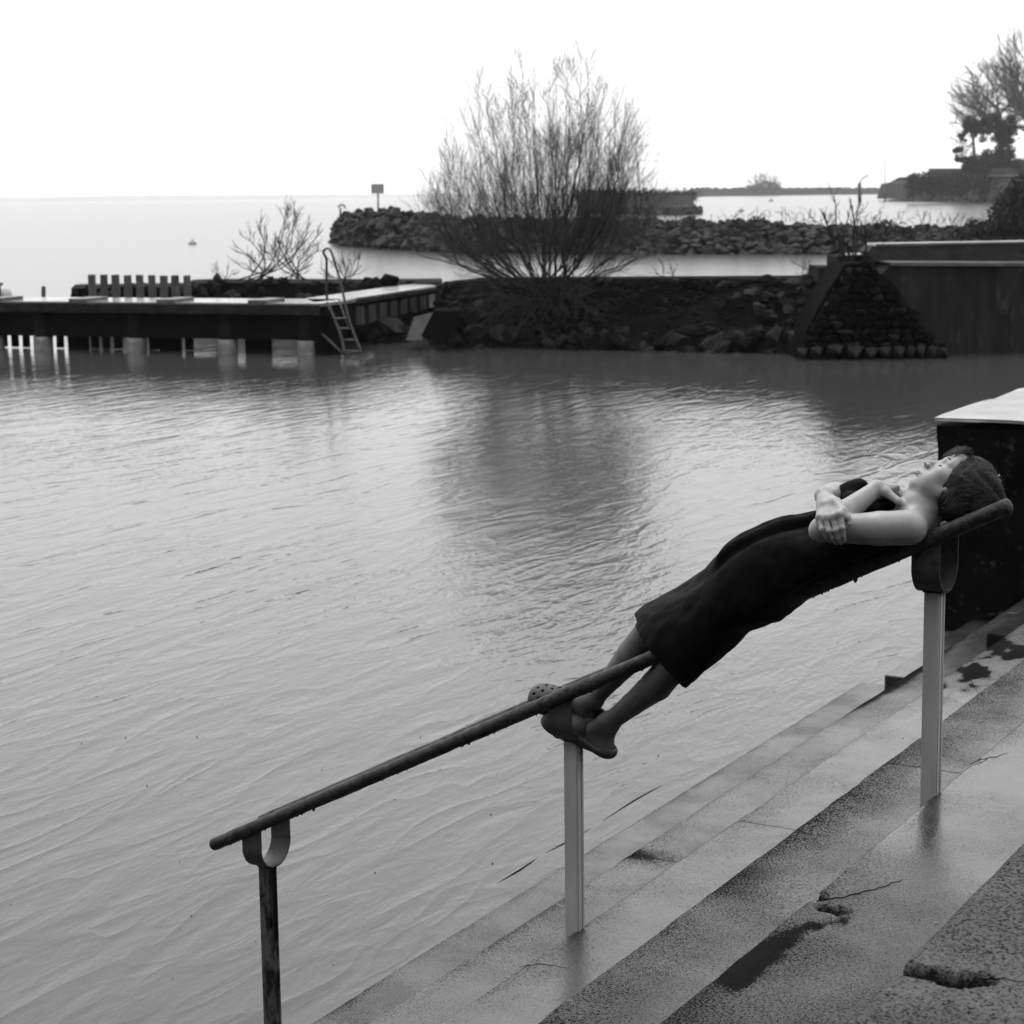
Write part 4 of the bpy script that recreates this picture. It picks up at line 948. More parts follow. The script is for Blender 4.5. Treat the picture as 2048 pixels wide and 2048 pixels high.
def px_tree(name, base, trunk_pts, tips_, label, Y, r, leafc=None, tw=(15, 5, 4), L=5.0, seed=1, rmin=.013, cat='tree'):
    global RNG
    RNG = np.random.default_rng(seed)
    t = empty(name, at_y(*base, Y), label, cat); st = []; twg = []
    tr = bez([at_y(*base, Y)] + [at_y(*p, Y) for p in trunk_pts], 4); st.append((tr, np.linspace(r, r * .6, len(tr))))
    o0 = paths_mesh('trunk', st, M_far, t, 8)
    for x, y in tips_:
        i = RNG.integers(len(tr) // 3, len(tr)); tip = at_y(x, y, Y + RNG.normal(0, 2)); P = bez([tr[i], tr[i] * .5 + tip * .5 + np.array([0, 0, -1.0]) + RNG.normal(0, .5, 3), tip], 5); P += np.cumsum(RNG.normal(0, .12, P.shape), axis=0)
        twg.append((P, np.linspace(r * .42, rmin * 1.4, len(P))))
        for j in range(tw[0]):
            k = RNG.integers(3, len(P)); tg_ = P[k] - P[k - 1]; tg_ /= np.linalg.norm(tg_)
            grow(twg, P[k], tg_ + RNG.normal(0, .45, 3), L * RNG.uniform(.4, 1), r * .15, 2, .25, .4, [tw[1], tw[2]], 4, .12, .55, .2, rmin)
    paths_mesh('crown', twg, M_treetwig, t, 3)
    if leafc:
        cs_, rs_ = [], []
        for x, y, s in leafc:
            c = at_y(x, y, Y - 1 + RNG.normal(0, 1))
            for _ in range(9):
                d = RNG.normal(size=3); d /= np.linalg.norm(d); cs_.append(c + d * s * RNG.uniform(.3, .95)); rs_.append(s * RNG.uniform(.18, .5))
        leaves('ivy_foliage', cs_, rs_, 26000, .20, M_leaf, t, flat=.85)
    return t
px_tree('bare_tree', (2005, 345), [(2003, 300), (2000, 250), (1995, 215)], [(1925, 205), (1935, 185), (1915, 250), (1945, 170), (1955, 155), (1975, 150), (1990, 160), (1940, 190), (1960, 200), (2010, 170), (2025, 200), (1950, 220), (1930, 225), (1985, 190), (2030, 230), (2045, 180)], 'tall bare tree with ivy-clad trunk behind the garden wall', 440, .75,
        [(2000, 250, 2.6), (2002, 270, 3.0), (2004, 290, 3.2), (2000, 310, 3.4), (1998, 330, 4.2), (2010, 325, 3.4), (1975, 255, 2.6), (1955, 252, 2.4), (1940, 250, 2.0), (1960, 264, 2.2), (1985, 245, 2.2), (2022, 250, 2.0), (2035, 262, 1.6), (1985, 330, 3.2), (2020, 340, 3.5), (2045, 340, 3.8), (1970, 335, 2.6), (1950, 333, 2.4), (1935, 330, 2.2)], seed=31)
px_tree('bare_tree', (2075, 345), [(2070, 290), (2062, 230), (2058, 190)], [(2010, 110), (2020, 100), (2030, 105), (2045, 95), (1995, 135), (2005, 125), (2035, 140), (2060, 100), (2080, 120), (2015, 150), (2025, 170), (2055, 150), (2030, 205), (2090, 160)], 'tallest bare tree cut by the right picture edge', 432, .8, None, seed=37)
px_tree('pine_tree', (1950, 340), [(1948, 300), (1945, 262)], [(1915, 270), (1920, 285), (1912, 300), (1925, 310), (1918, 320), (1935, 240), (1945, 220), (1960, 230)], 'dark open-crowned pine left of the ivy-clad tree on the headland', 434, .4,
        [(1925, 276, 1.0), (1940, 253, 1.3), (1930, 262, .9), (1920, 300, .9), (1912, 302, .7), (1928, 322, 1.2), (1922, 272, .9), (1955, 250, 1.5), (1915, 318, .8), (1950, 262, 1.0), (1942, 335, 2.0), (1962, 335, 1.9)], tw=(7, 3, 3), L=3.0, seed=41)

# low land across the lake, its haze painted as a pale colour
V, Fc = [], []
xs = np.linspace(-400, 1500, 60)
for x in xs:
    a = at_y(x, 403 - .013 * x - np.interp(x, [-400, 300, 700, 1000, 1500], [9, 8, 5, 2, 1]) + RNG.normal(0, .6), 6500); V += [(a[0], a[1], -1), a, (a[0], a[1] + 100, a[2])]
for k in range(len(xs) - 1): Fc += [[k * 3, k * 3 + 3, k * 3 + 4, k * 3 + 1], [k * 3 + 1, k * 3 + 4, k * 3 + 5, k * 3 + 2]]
tag(mesh('far_hills', V, Fc, mat('pale_haze_land', .6, .7, (.8, .9), .01)), kind='structure')

# ================================================================ HAZE
hz = mat_h = bpy.data.materials.new('haze_air'); hz.use_nodes = True; hn = hz.node_tree; hn.nodes.clear()
ho = hn.nodes.new('ShaderNodeOutputMaterial'); pv = hn.nodes.new('ShaderNodeVolumePrincipled')
pv.inputs['Color'].default_value = (1, 1, 1, 1); pv.inputs['Density'].default_value = .00011; pv.inputs['Anisotropy'].default_value = 0.0
hn.links.new(pv.outputs[0], ho.inputs['Volume'])
USE_HAZE = True
if USE_HAZE:
    V, Fc = box_geo((0, 3450, 22.5), (8400, 7100, 49)); hb_ = mesh('haze', V, Fc, hz); tag(hb_, kind='stuff')
RNG = np.random.default_rng(99)

# ================================================================ THE WOMAN ON THE RAIL
# implicit-surface modelling: capsules and ellipsoids blended smoothly, then meshed as one continuous skin
class Field:
    def __init__(s, lo, hi, h):
        s.lo = np.array(lo, float); s.h = h; s.n = np.ceil((np.array(hi) - s.lo) / h).astype(int) + 1
        s.F = np.full(s.n, 1.0, np.float32)
        s.ax = [s.lo[i] + h * np.arange(s.n[i]) for i in range(3)]
    def block(s, lo, hi):
        a = np.clip(np.floor((np.asarray(lo) - s.lo) / s.h).astype(int), 0, s.n - 1); b = np.clip(np.ceil((np.asarray(hi) - s.lo) / s.h).astype(int) + 1, 1, s.n)
        sl = tuple(slice(a[i], b[i]) for i in range(3))
        return sl, s.ax[0][sl[0]][:, None, None], s.ax[1][sl[1]][None, :, None], s.ax[2][sl[2]][None, None, :]
    def put(s, sl, d, k, op):
        A = s.F[sl]; d = d.astype(np.float32)
        if op == 'add':
            h = np.maximum(k - np.abs(A - d), 0) / max(k, 1e-6); s.F[sl] = np.minimum(A, d) - h * h * k * .25
        else:
            d = -d; h = np.maximum(k - np.abs(A - d), 0) / max(k, 1e-6); s.F[sl] = np.maximum(A, d) + h * h * k * .25
    def cone(s, a, b, ra, rb, k=.01, op='add', sq=None):
        """round cone from a to b; sq=(direction, factor) squeezes it across that direction"""
        a = np.asarray(a, float); b = np.asarray(b, float); m = max(ra, rb) * (1.6 if sq is not None else 1) + k + 3 * s.h
        sl, X, Y, Z = s.block(np.minimum(a, b) - m, np.maximum(a, b) + m)
        ab = b - a; L2 = ab @ ab + 1e-12
        px, py, pz = X - a[0], Y - a[1], Z - a[2]
        t = np.clip((px * ab[0] + py * ab[1] + pz * ab[2]) / L2, 0, 1); r = ra + (rb - ra) * t
        dx, dy, dz = px - ab[0] * t, py - ab[1] * t, pz - ab[2] * t
        if sq is not None:
            n, f_ = sq; n = np.asarray(n, float) / np.linalg.norm(n); c = dx * n[0] + dy * n[1] + dz * n[2]
            d = np.sqrt(np.maximum(dx * dx + dy * dy + dz * dz - c * c, 0) + (c / f_) ** 2) - r; d = d * min(1, f_ * .5 + .5)
        else: d = np.sqrt(dx * dx + dy * dy + dz * dz) - r
        s.put(sl, d, k, op)
    def ell(s, c, r, ax=None, k=.01, op='add'):
        c = np.asarray(c, float); r = np.asarray(r, float); ax = np.eye(3) if ax is None else np.asarray(ax, float)
        m = r.max() + k + 3 * s.h; sl, X, Y, Z = s.block(c - m, c + m)
        px, py, pz = X - c[0], Y - c[1], Z - c[2]
        q = [(px * ax[i][0] + py * ax[i][1] + pz * ax[i][2]) for i in range(3)]
        k0 = np.sqrt(sum((q[i] / r[i]) ** 2 for i in range(3))); k1 = np.sqrt(sum((q[i] / r[i] ** 2) ** 2 for i in range(3))) + 1e-9
        s.put(sl, np.where(k0 < 1e-3, -r.min(), k0 * (k0 - 1) / k1), k, op)
    def half(s, c, rad_, n, d0, k=.004):
        """cut away where n.p > d0 inside a ball of radius rad_ about c"""
        c = np.asarray(c, float); sl, X, Y, Z = s.block(c - rad_, c + rad_)
        d = (X * n[0] + Y * n[1] + Z * n[2]) - d0; A = s.F[sl]; d = d.astype(np.float32)
        h = np.maximum(k - np.abs(A - d), 0) / k; s.F[sl] = np.maximum(A, d) + h * h * k * .25
    def surface(s):
        F = s.F; ins = F < 0
        c = np.zeros(tuple(np.array(F.shape) - 1), np.uint8)
        for i in (0, 1):
            for j in (0, 1):
                for k in (0, 1): c += ins[i:F.shape[0] - 1 + i, j:F.shape[1] - 1 + j, k:F.shape[2] - 1 + k]
        act = (c > 0) & (c < 8); I = np.argwhere(act); del c
        flat = np.ravel_multi_index(I.T, act.shape); n = len(I)
        cv = np.empty((n, 2, 2, 2), np.float32)
        for i in (0, 1):
            for j in (0, 1):
                for k in (0, 1): cv[:, i, j, k] = F[I[:, 0] + i, I[:, 1] + j, I[:, 2] + k]
        S = np.zeros((n, 3)); C = np.zeros(n)
        for axd in range(3):
            for a in (0, 1):
                for b in (0, 1):
                    i0 = [0, 0, 0]; i1 = [0, 0, 0]; o = [d for d in range(3) if d != axd]; i0[o[0]] = i1[o[0]] = a; i0[o[1]] = i1[o[1]] = b; i1[axd] = 1
                    f0 = cv[:, i0[0], i0[1], i0[2]]; f1 = cv[:, i1[0], i1[1], i1[2]]; m = (f0 < 0) != (f1 < 0)
                    t = np.where(m, f0 / (f0 - f1 + 1e-12), 0); P = np.tile(np.array(i0, float), (n, 1)); P[:, axd] = t
                    S[m] += P[m]; C[m] += 1
        V = (I + S / C[:, None]) * s.h + s.lo
        Q = []
        for axd in range(3):
            A = [slice(None)] * 3; B = [slice(None)] * 3; A[axd] = slice(0, -1); B[axd] = slice(1, None)
            x = ins[tuple(A)] != ins[tuple(B)]; E_ = np.argwhere(x); o = [d for d in range(3) if d != axd]
            E_ = E_[(E_[:, o[0]] > 0) & (E_[:, o[1]] > 0) & (E_[:, o[0]] < F.shape[o[0]] - 1) & (E_[:, o[1]] < F.shape[o[1]] - 1)]
            sg_ = ins[E_[:, 0], E_[:, 1], E_[:, 2]]; cs_ = []
            for a, b in ((1, 1), (0, 1), (0, 0), (1, 0)):
                G = E_.copy(); G[:, o[0]] -= a; G[:, o[1]] -= b; cs_.append(np.searchsorted(flat, np.ravel_multi_index(G.T, act.shape)))
            q = np.stack(cs_, 1); fl = sg_ ^ (axd == 1); q[~fl] = q[~fl][:, ::-1]; Q.append(q)
        return V, np.vstack(Q)

# body frame: U up along the rail, Vv at right angles to it in the upright plane, EV across
sl_ = (RQ[1][1] - RQ[0][1]) / (RQ[1][0] - RQ[0][0])
Ub = -NV + np.array([0, 0, -sl_]); Ub /= np.linalg.norm(Ub); Vb = np.cross(Ub, EV); Vb = Vb if Vb[2] > 0 else -Vb
OB = qt(2.3, TP, rail_z(2.3)); BF = np.array([Ub, EV, Vb])
def B(P): return BF @ (np.asarray(P, float) - OB)          # world -> body frame
def UB(P): return np.asarray(P) @ BF + OB
def J(x, y, dt): return B(on_t(x, y, TP + dt))              # joint seen at a picture point, dt metres behind the posts' plane
def dirB(v): return BF @ np.asarray(v, float)

body = Field((-1.30, -.36, -.36), (1.08, .36, .46), .0027)
C, El = body.cone, body.ell

# --- head frame
vdir = ray(1905, 970); vdir = vdir / np.linalg.norm(vdir)
h0 = .90 * RIv + .42 * UPv; g0 = -.42 * RIv + .90 * UPv
h0 = h0 - vdir * (h0 @ vdir); h0 /= np.linalg.norm(h0); g0 = g0 - vdir * (g0 @ vdir) - h0 * (g0 @ h0); g0 /= np.linalg.norm(g0)
yw = rad(7); tl = rad(-4)
hU = h0 * math.cos(yw) - vdir * math.sin(yw) * -1.0; lat = np.cross(g0, hU)
if lat @ vdir < 0: lat = -lat
gF = g0 * math.cos(tl) + lat * math.sin(tl); lat = lat * math.cos(tl) - g0 * math.sin(tl)
HF = np.array([gF, lat, hU])                                  # rows: forward of the face, away from camera, crown
ear_near = on_t(1905, 976, TP - .055)
HO = ear_near + lat * .072
def Hd(x, y, z): return B(HO + np.array([x, y, z]) * .001 @ HF)
HA = np.array([dirB(gF), dirB(lat), dirB(hU)])
def mm(*r): return np.array(r) * .001
# neck and skull
C(Hd(-24, 0, -30), Hd(-14, 0, -100), .046, .048, .02)
C(Hd(-8, 0, -60), Hd(-22, 0, -116), .038, .044, .02)
El(Hd(-14, 0, 42), mm(84, 72, 78), HA, .01)
El(Hd(22, 0, 15), mm(48, 62, 62), HA, .02)
El(Hd(26, 0, -18), mm(44, 56, 62), HA, .02)
for s in (-1, 1):
    C(Hd(4, s * 50, -38), Hd(44, s * 12, -76), .016, .013, .022)
    El(Hd(38, s * 36, -6), mm(27, 26, 24), HA, .016)          # cheekbone
    El(Hd(34, s * 30, -40), mm(28, 24, 26), HA, .02)
El(Hd(46, 0, -77), mm(17, 19, 14.5), HA, .014)                # chin
El(Hd(46, 0, -48), mm(25, 27, 25), HA, .014)                  # muzzle
El(Hd(50, 0, 42), mm(22, 46, 34), HA, .02)                    # forehead
for s in (-1, 1): C(Hd(68, s * 7, 28), Hd(56, s * 42, 27), .0075, .009, .012)
for s in (-1, 1): El(Hd(76, s * 32, 9), mm(13, 15, 10), HA, .012, 'sub')
for s in (-1, 1):
    El(Hd(53, s * 30, 8), mm(13.5, 14, 12.5), HA, .003)
    El(Hd(67, s * 31, 2.0), mm(3, 11, 1.2), HA, .002, 'sub')  # closed lid line
C(Hd(70, 0, 12), Hd(83, 0, -20), .0055, .0075, .009)          # nose
El(Hd(85.5, 0, -25), mm(9.5, 9, 8.5), HA, .006)
for s in (-1, 1): El(Hd(78, s * 11.5, -26), mm(9.5, 6.5, 7.5), HA, .004)
C(Hd(80, 0, -30), Hd(72, 0, -38), .005, .005, .006)
for s in (-1, 1): El(Hd(83, s * 9.5, -33.0), mm(4.6, 4.2, 4.6), HA, .0015, 'sub')
El(Hd(70.5, 0, -46), mm(5, 17, 7), HA, .008)
El(Hd(69.5, 0, -53.5), mm(6.0, 19, 4.2), HA, .004)              # upper lip
El(Hd(68.5, 0, -61.5), mm(6.2, 17, 4.6), HA, .004)                # lower lip
El(Hd(76.5, 0, -57.6), mm(8, 23, .9), HA, .002, 'sub')
El(Hd(73, 0, -70), mm(6, 16, 4.0), HA, .006, 'sub')
# ears
for s in (-1, 1):
    El(Hd(-3, s * 65, 2), mm(14, 6, 28), HA, .004); El(Hd(1, s * 71, 4), mm(7, 5, 15), HA, .003, 'sub'); El(Hd(4, s * 68, -19), mm(7, 4, 8), HA, .004)
head_cut = Hd(0, 0, -95)

# --- torso, lying on the two rails
shN, shF = J(1819, 1055, -.155), J(1838, 1030, .155)
nb_ = J(1845, 1040, .0)
chest = J(1775, 1062, .0); waist = J(1650, 1120, -.01); hip = J(1545, 1152, -.03)
C(Hd(-16, 0, -100), nb_, .047, .048, .03)
C(shN + np.array([0, .03, -.0]), shF, .032, .040, .04)
up_ = np.array([0, 0, .018]); El(chest + np.array([0, 0, -.012]), (.11, .100, .060), None, .04); El((chest + waist) / 2 + up_, (.14, .10, .052), None, .04); El(waist + up_, (.12, .10, .052), None, .05)
El(hip + up_, (.13, .13, .070), None, .05)
C(J(1836, 1030, -.05), shN, .018, .034, .03)                    # trapezius / collar, near side
C(J(1838, 1010, .06), shF, .022, .038, .03)
# --- near arm
elN = J(1645, 1058, -.225)
up1 = J(1760, 1057, -.185)
C(shN, up1, .0480, .0465, .006); C(up1, elN + (up1 - elN) * .25, .0465, .038, .006); C(elN + (up1 - elN) * .25, elN, .038, .030, .008)
El(elN + np.array([-.012, -.004, -.002]), (.026, .025, .024), None, .015)
wrN = J(1752, 979, -.06)
fm = elN * .62 + wrN * .38
C(elN, fm, .032, .034, .015); C(fm, wrN, .034, .0235, .012, sq=None)
# near hand, bent at the wrist, reaching to the far collarbone
kn = [J(1790, 988, -.012 + .02 * 0), J(1793, 985, .010), J(1794, 982, .032), J(1792, 981, .054)]
for k, q in enumerate(kn): C(wrN + (kn[1] - wrN) * .05, q, .019, .0125, .014)
pal = wrN * .45 + (kn[1] + kn[2]) / 2 * .55; El(pal, (.036, .034, .015), None, .012)
tips_ = [(J(1806, 993, -.004), J(1817, 1001, .004)), (J(1809, 989, .018), J(1823, 999, .026)), (J(1810, 986, .040), J(1824, 995, .048)), (J(1807, 984, .06), J(1818, 991, .068))]
for q, (m_, t_) in zip(kn, tips_): C(q, m_, .0100, .0085, .004); C(m_, t_, .0085, .0068, .003)
tb, t1, t2 = J(1772, 985, -.068), J(1797, 1003, -.078), J(1820, 1016, -.080)
C(wrN, tb, .017, .0145, .012); C(tb, t1, .0135, .0105, .008); C(t1, t2, .0100, .0078, .005); El(t2, (.0095, .0085, .008), None, .003)
# --- far arm: upper arm on the far side, forearm coming over the belly, hand closing on the near elbow
elF = J(1672, 990, .150); wrF = J(1648, 992, -.105)
C(shF, (shF + elF) / 2, .044, .040, .02); C((shF + elF) / 2, elF, .040, .034, .015); El(elF, (.032, .032, .030), None, .015)
fF = elF * .6 + wrF * .4
C(elF, fF, .034, .033, .015); C(fF, wrF, .033, .0245, .012)
kF = [J(1640, 1035, -.252), J(1653, 1036, -.262), J(1667, 1034, -.268), J(1680, 1029, -.268)]
pF = [J(1645, 1059, -.272), J(1659, 1062, -.279), J(1673, 1061, -.281), J(1684, 1056, -.279)]
mF = [J(1653, 1073, -.270), J(1666, 1076, -.274), J(1677, 1076, -.276), J(1686, 1071, -.275)]
eF = [J(1661, 1082, -.262), J(1672, 1085, -.266), J(1681, 1085, -.267), J(1688, 1080, -.268)]
hmid = J(1652, 1012, -.205)
C(wrF, hmid, .0225, .020, .015, sq=None)
for k in range(4):
    C(wrF * .35 + hmid * .65 + (kF[k] - kF[1]) * .45, kF[k], .0165, .0115, .010)
    C(kF[k], pF[k], .0098, .0088, .003); C(pF[k], mF[k], .0088, .0078, .002); C(mF[k], eF[k], .0078, .0068, .002)
    El(kF[k], (.0118, .0118, .0118), None, .006); El(pF[k], (.0098, .0098, .0098), None, .003)
tF = [J(1672, 1005, -.215), J(1687, 1022, -.255), J(1695, 1035, -.262), J(1700, 1046, -.262)]
C(wrF * .5 + hmid * .5, tF[0], .018, .0145, .012); C(tF[0], tF[1], .0140, .0112, .006); C(tF[1], tF[2], .0108, .0098, .003); C(tF[2], tF[3], .0095, .0078, .002)
# --- legs, crossed through between the rails
hN, hFa = J(1520, 1170, -.11), J(1525, 1140, .07)
knA = J(1302, 1262, .00); anA = J(1185, 1400, .035)
knB = J(1352, 1325, -.055); anB = J(1217, 1446, .02)
def leg(hp, kn_, an, calf):
    C(hp, kn_ * .5 + hp * .5, .078, .064, .008); C(kn_ * .5 + hp * .5, kn_, .064, .048, .008); El(kn_, (.048, .047, .048), None, .005)
    c1 = kn_ * .7 + an * .3 + calf; C(kn_, c1, .048, .0475, .006); C(c1, kn_ * .35 + an * .65 + calf * .5, .0475, .035, .006); C(kn_ * .35 + an * .65 + calf * .5, an, .035, .028, .006)
leg(hFa, knA, anA, dirB([0, 0, -.006])); leg(hN, knB, anB, dirB([.004, 0, -.012]))
# feet
hlA = J(1192, 1430, .045); toA = J(1072, 1392, .020)
hlB = J(1207, 1494, .02); toB = J(1112, 1446, .012)
C(anA, hlA * .85 + toA * .15 + dirB([0, 0, .01]), .031, .027, .02); C(hlA * .8 + toA * .2, hlA * .3 + toA * .7, .030, .026, .02); C(anA, hlA * .5 + toA * .5, .026, .024, .02)
C(anB, hlB, .031, .026, .02); C(hlB, hlB * .45 + toB * .55, .027, .026, .025); C(anB, hlB * .5 + toB * .5, .026, .024, .025)
for k in range(4): C(wrF * .55 + hmid * .45 + (kF[k] - kF[1]) * .3 + dirB(EV) * -.010, kF[k] + dirB(EV) * -.003, .0040, .0045, .005)
El(wrF + np.array([.006, -.018, .014]), (.008, .008, .008), None, .008)          # wrist bone
C(J(1838, 1034, -.055), J(1822, 1012, -.02), .006, .005, .010)                   # collar bone
C(Hd(-8, -40, -40), J(1838, 1030, -.02), .008, .009, .014)                       # neck muscle
V, Q = body.surface(); print('body verts', len(V))

woman = empty('person', UB(B(OB)), 'woman in a sleeveless black dress and clogs lying asleep along the handrail, arms folded', 'person')
bo = mesh('body', UB(V), Q, M_skin, woman, True)
bo.data.materials.append(M_leg_dark)  # lower legs and feet take a darker tone than the other skin
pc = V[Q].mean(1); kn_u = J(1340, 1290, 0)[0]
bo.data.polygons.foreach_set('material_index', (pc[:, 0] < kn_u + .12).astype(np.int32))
del body.F

# lips, lashes and brows
def hp(*a): return HO + np.array(a) * .001 @ HF
for s in (-1, 1):
    P = bez([hp(66.0, s * 21, 1.5), hp(68.4, s * 27, -.4), hp(67.4, s * 35, .2), hp(60.5, s * 45, 3.6)], 5)
    tube('eyelashes', P, np.linspace(.0013, .0026, len(P)), M_hair, woman, 5)
    P = bez([hp(75.2, s * 12, 27), hp(76.0, s * 24, 31), hp(72, s * 36, 32), hp(62, s * 46, 29)], 5)
    tube('eyebrow', P, [.0005] + [.0019] * (len(P) - 3) + [.0014, .0006], M_hair, woman, 6)
for nm, z, w_, r in (('lip', -53.9, 17, .0036), ('lip', -61.3, 15, .0040)):
    P = bez([hp(69.0, -w_, z - 1.2 if z > -56 else z + 2), hp(72.8, -w_ * .5, z), hp(73.4 if z > -56 else 72.6, 0, z), hp(72.8, w_ * .5, z), hp(69.0, w_, z - 1.2 if z > -56 else z + 2)], 6)
    tube(nm, P, np.r_[.0008, np.full(len(P) - 2, r), .0008] * np.sin(np.linspace(.25, math.pi - .25, len(P))) ** .5, M_lip, woman, 8)

nm_ = (UB(tF[3]), UB(tF[2])); nd = nm_[0] - nm_[1]; nd /= np.linalg.norm(nd); nv = -EV * .8 + np.array([0, 0, .5]); nv -= nd * (nv @ nd); nv /= np.linalg.norm(nv)
box('thumbnail', nm_[0] + nv * .0074 + nd * -.001, (.0105, .0085, .0012), mat('nail', .30, .34, (.2, .3), 20), woman, ax=[nd, np.cross(nv, nd), nv], bev=.0012)
# --- hair
hf = Field((-.14, -.12, -.08), (.12, .12, .16), .0028)
hf.ell(mm(-13, 0, 38), mm(82, 85, 91), None, .01)
hf.ell(mm(-56, 0, 82), mm(40, 56, 44), None, .03)
hf.ell(mm(-44, 0, 0), mm(52, 78, 48), None, .03)
hf.ell(mm(-88, 0, 98), mm(24, 34, 28), None, .02)
hf.ell(mm(-40, -34, -22), mm(46, 44, 30), None, .02); hf.ell(mm(-75, -20, 40), mm(40, 50, 40), None, .02)
hf.half((0, 0, 0), .3, (.85, 0, -.53), .0240, .006)
for s in (-1, 1): hf.ell(mm(12, s * 84, -14), mm(15, 14, 12), None, .006, 'sub')
V, Q = hf.surface()
r_ = np.linalg.norm(V, axis=1); ang = np.arctan2(V[:, 2] - .09, V[:, 0] + .07)
V = V + (V / r_[:, None]) * (.0030 * fbm(ang * 9 + V[:, 1] * 30, V[:, 1] * 90, 4, 3) + 0.0030 * fbm(V[:, 0] * 28 + 3, V[:, 2] * 28 + V[:, 1] * 20, 14, 2)
    - .010 * np.exp(-((V[:, 2] - .078 - .32 * (V[:, 0] * -1 + .03)) / .008) ** 2) * np.clip((.030 - V[:, 0]) / .03, 0, 1) * (np.abs(V[:, 1]) > .03))[:, None]      # parting between the swept-up top and the loose side
hair = mesh('hair', HO + V @ HF, Q, M_hair, woman, True)
from mathutils.bvhtree import BVHTree
hbvh = BVHTree.FromPolygons([tuple(v) for v in V], [tuple(int(i) for i in q) for q in Q])
C0H = np.array([-.02, 0, .03])
def hair_r(P):
    """the point of the hair surface in the direction of P"""
    d = P - C0H; d = d / (np.linalg.norm(d) + 1e-9)
    loc, _, _, _ = hbvh.ray_cast(Vector(C0H + d * .25), Vector(-d))
    return np.array(loc) if loc is not None else C0H + d * .08
RNG = np.random.default_rng(77)
strands = []
gath = np.array([-.030, 0, .122]); c0 = np.array([-.02, 0, .03])
for k in range(4200):                                            # every lock runs to or from the clip at the crown
    d = RNG.normal(size=3); d /= np.linalg.norm(d)
    if d[1] > .5 and RNG.random() < .7: continue
    p = hair_r(c0 + d * .05)
    if (.85 * p[0] - .53 * p[2]) > .022 or p[2] < -.06: continue
    clump = fbm(d[0] * 5, d[2] * 5 + d[1] * 4, 61, 2); low_h = np.clip((.055 - p[2]) / .06, 0, 1)
    P = [p]; n_ = RNG.integers(9, 20)
    side = np.cross(p - c0, gath - p); side /= np.linalg.norm(side) + 1e-9
    curl = (clump * .8 + RNG.normal(0, .06)) * (.25 + 1.1 * low_h)
    for q in range(n_):
        v = gath - P[-1]; dist = np.linalg.norm(v)
        if dist < .012: break
        v = v / dist + side * curl; v /= np.linalg.norm(v)
        P.append(hair_r(P[-1] + v * .0075))
    if len(P) < 4: continue
    P = np.array(P); lift = 1.002 + .045 * abs(clump) * RNG.uniform(.2, 1) + RNG.uniform(0, .006) + .010 * np.sin(np.linspace(0, 3.1, len(P)))[:, None]
    P = c0 + (P - c0) * lift
    strands.append((HO + P @ HF, np.r_[.0002, np.full(len(P) - 2, RNG.uniform(.00035, .0006)), .0002]))
for k in range(120):                                            # the loose fringe standing up off the brow
    y = RNG.normal(0, .030); a_ = RNG.normal(0, .005, 3); w_ = RNG.random(); z_ = RNG.uniform(-.4, 1)
    P = bez([np.array([.050, y, .082]) + a_, np.array([.070 + .008 * w_, y * 1.15, .092 - .010 * w_]) + a_, np.array([.083 - .008 * w_, y * 1.2 + .003, .074 - .004 * z_]) + a_, np.array([.084 - .010 * w_, y * 1.1, .056 - .016 * z_]) + a_, np.array([.082 - .012 * w_, y + RNG.normal(0, .006), .050 - .026 * z_]) + a_], 5)
    strands.append((HO + P @ HF, np.r_[np.full(len(P) - 1, .0005), .0002]))
for k in range(320):                                            # flyaways
    d = RNG.normal(size=3); d[0] = -abs(d[0]) * .6 + .1; d[2] = abs(d[2]); p = hair_r(np.array([-.02, 0, .03]) + d * .05); tdir = np.cross(d, RNG.normal(size=3)); tdir /= np.linalg.norm(tdir)
    n_ = (p - [-.02, 0, .03]); n_ /= np.linalg.norm(n_); P = bez([p, p + tdir * .015 + n_ * .003, p + tdir * .03 + n_ * .009 * RNG.random()], 5)
    if (.85 * p[0] - .53 * p[2]) < .01: strands.append((HO + P @ HF, np.full(len(P), .0003)))
o = paths_mesh('hair_strands', strands, M_strand, woman, 3); o['kind'] = 'stuff'; o.data.shade_smooth()
box('hair_clip', hp(-27, -14, 131), (.005, .009, .014), M_white, woman, ax=HF, bev=.0015)

# --- the dress: rings between its upper and lower outline
sec = [  # top x,y ; bottom x,y ; half width ; centre dt
    (1272, 1240, 1373, 1359, .175, -.03), (1284, 1224, 1385, 1351, .175, -.03), (1306, 1209, 1404, 1336, .178, -.03), (1345, 1186, 1440, 1308, .182, -.03),
    (1384, 1161, 1473, 1282, .186, -.03), (1412, 1141, 1502, 1256, .19, -.03), (1442, 1112, 1530, 1246, .19, -.028), (1474, 1086, 1566, 1236, .188, -.025),
    (1514, 1060, 1600, 1222, .180, -.02), (1556, 1040, 1638, 1204, .170, -.015), (1600, 1030, 1672, 1188, .160, -.005), (1648, 1022, 1706, 1172, .152, .0),
    (1690, 1012, 1738, 1158, .150, .0), (1730, 1008, 1768, 1144, .150, .0), (1766, 1012, 1798, 1130, .152, .0), (1792, 1020, 1822, 1116, .145, .0), (1808, 1034, 1836, 1104, .12, .0), (1816, 1050, 1842, 1090, .06, .0)]
NR = 120; rings = []
ks = np.linspace(0, len(sec) - 1, 150); S_ = np.array(sec, float)
col_ = [np.array([bez([[v, 0, 0] for v in S_[:, j]], 1)[:, 0] for j in range(6)])]
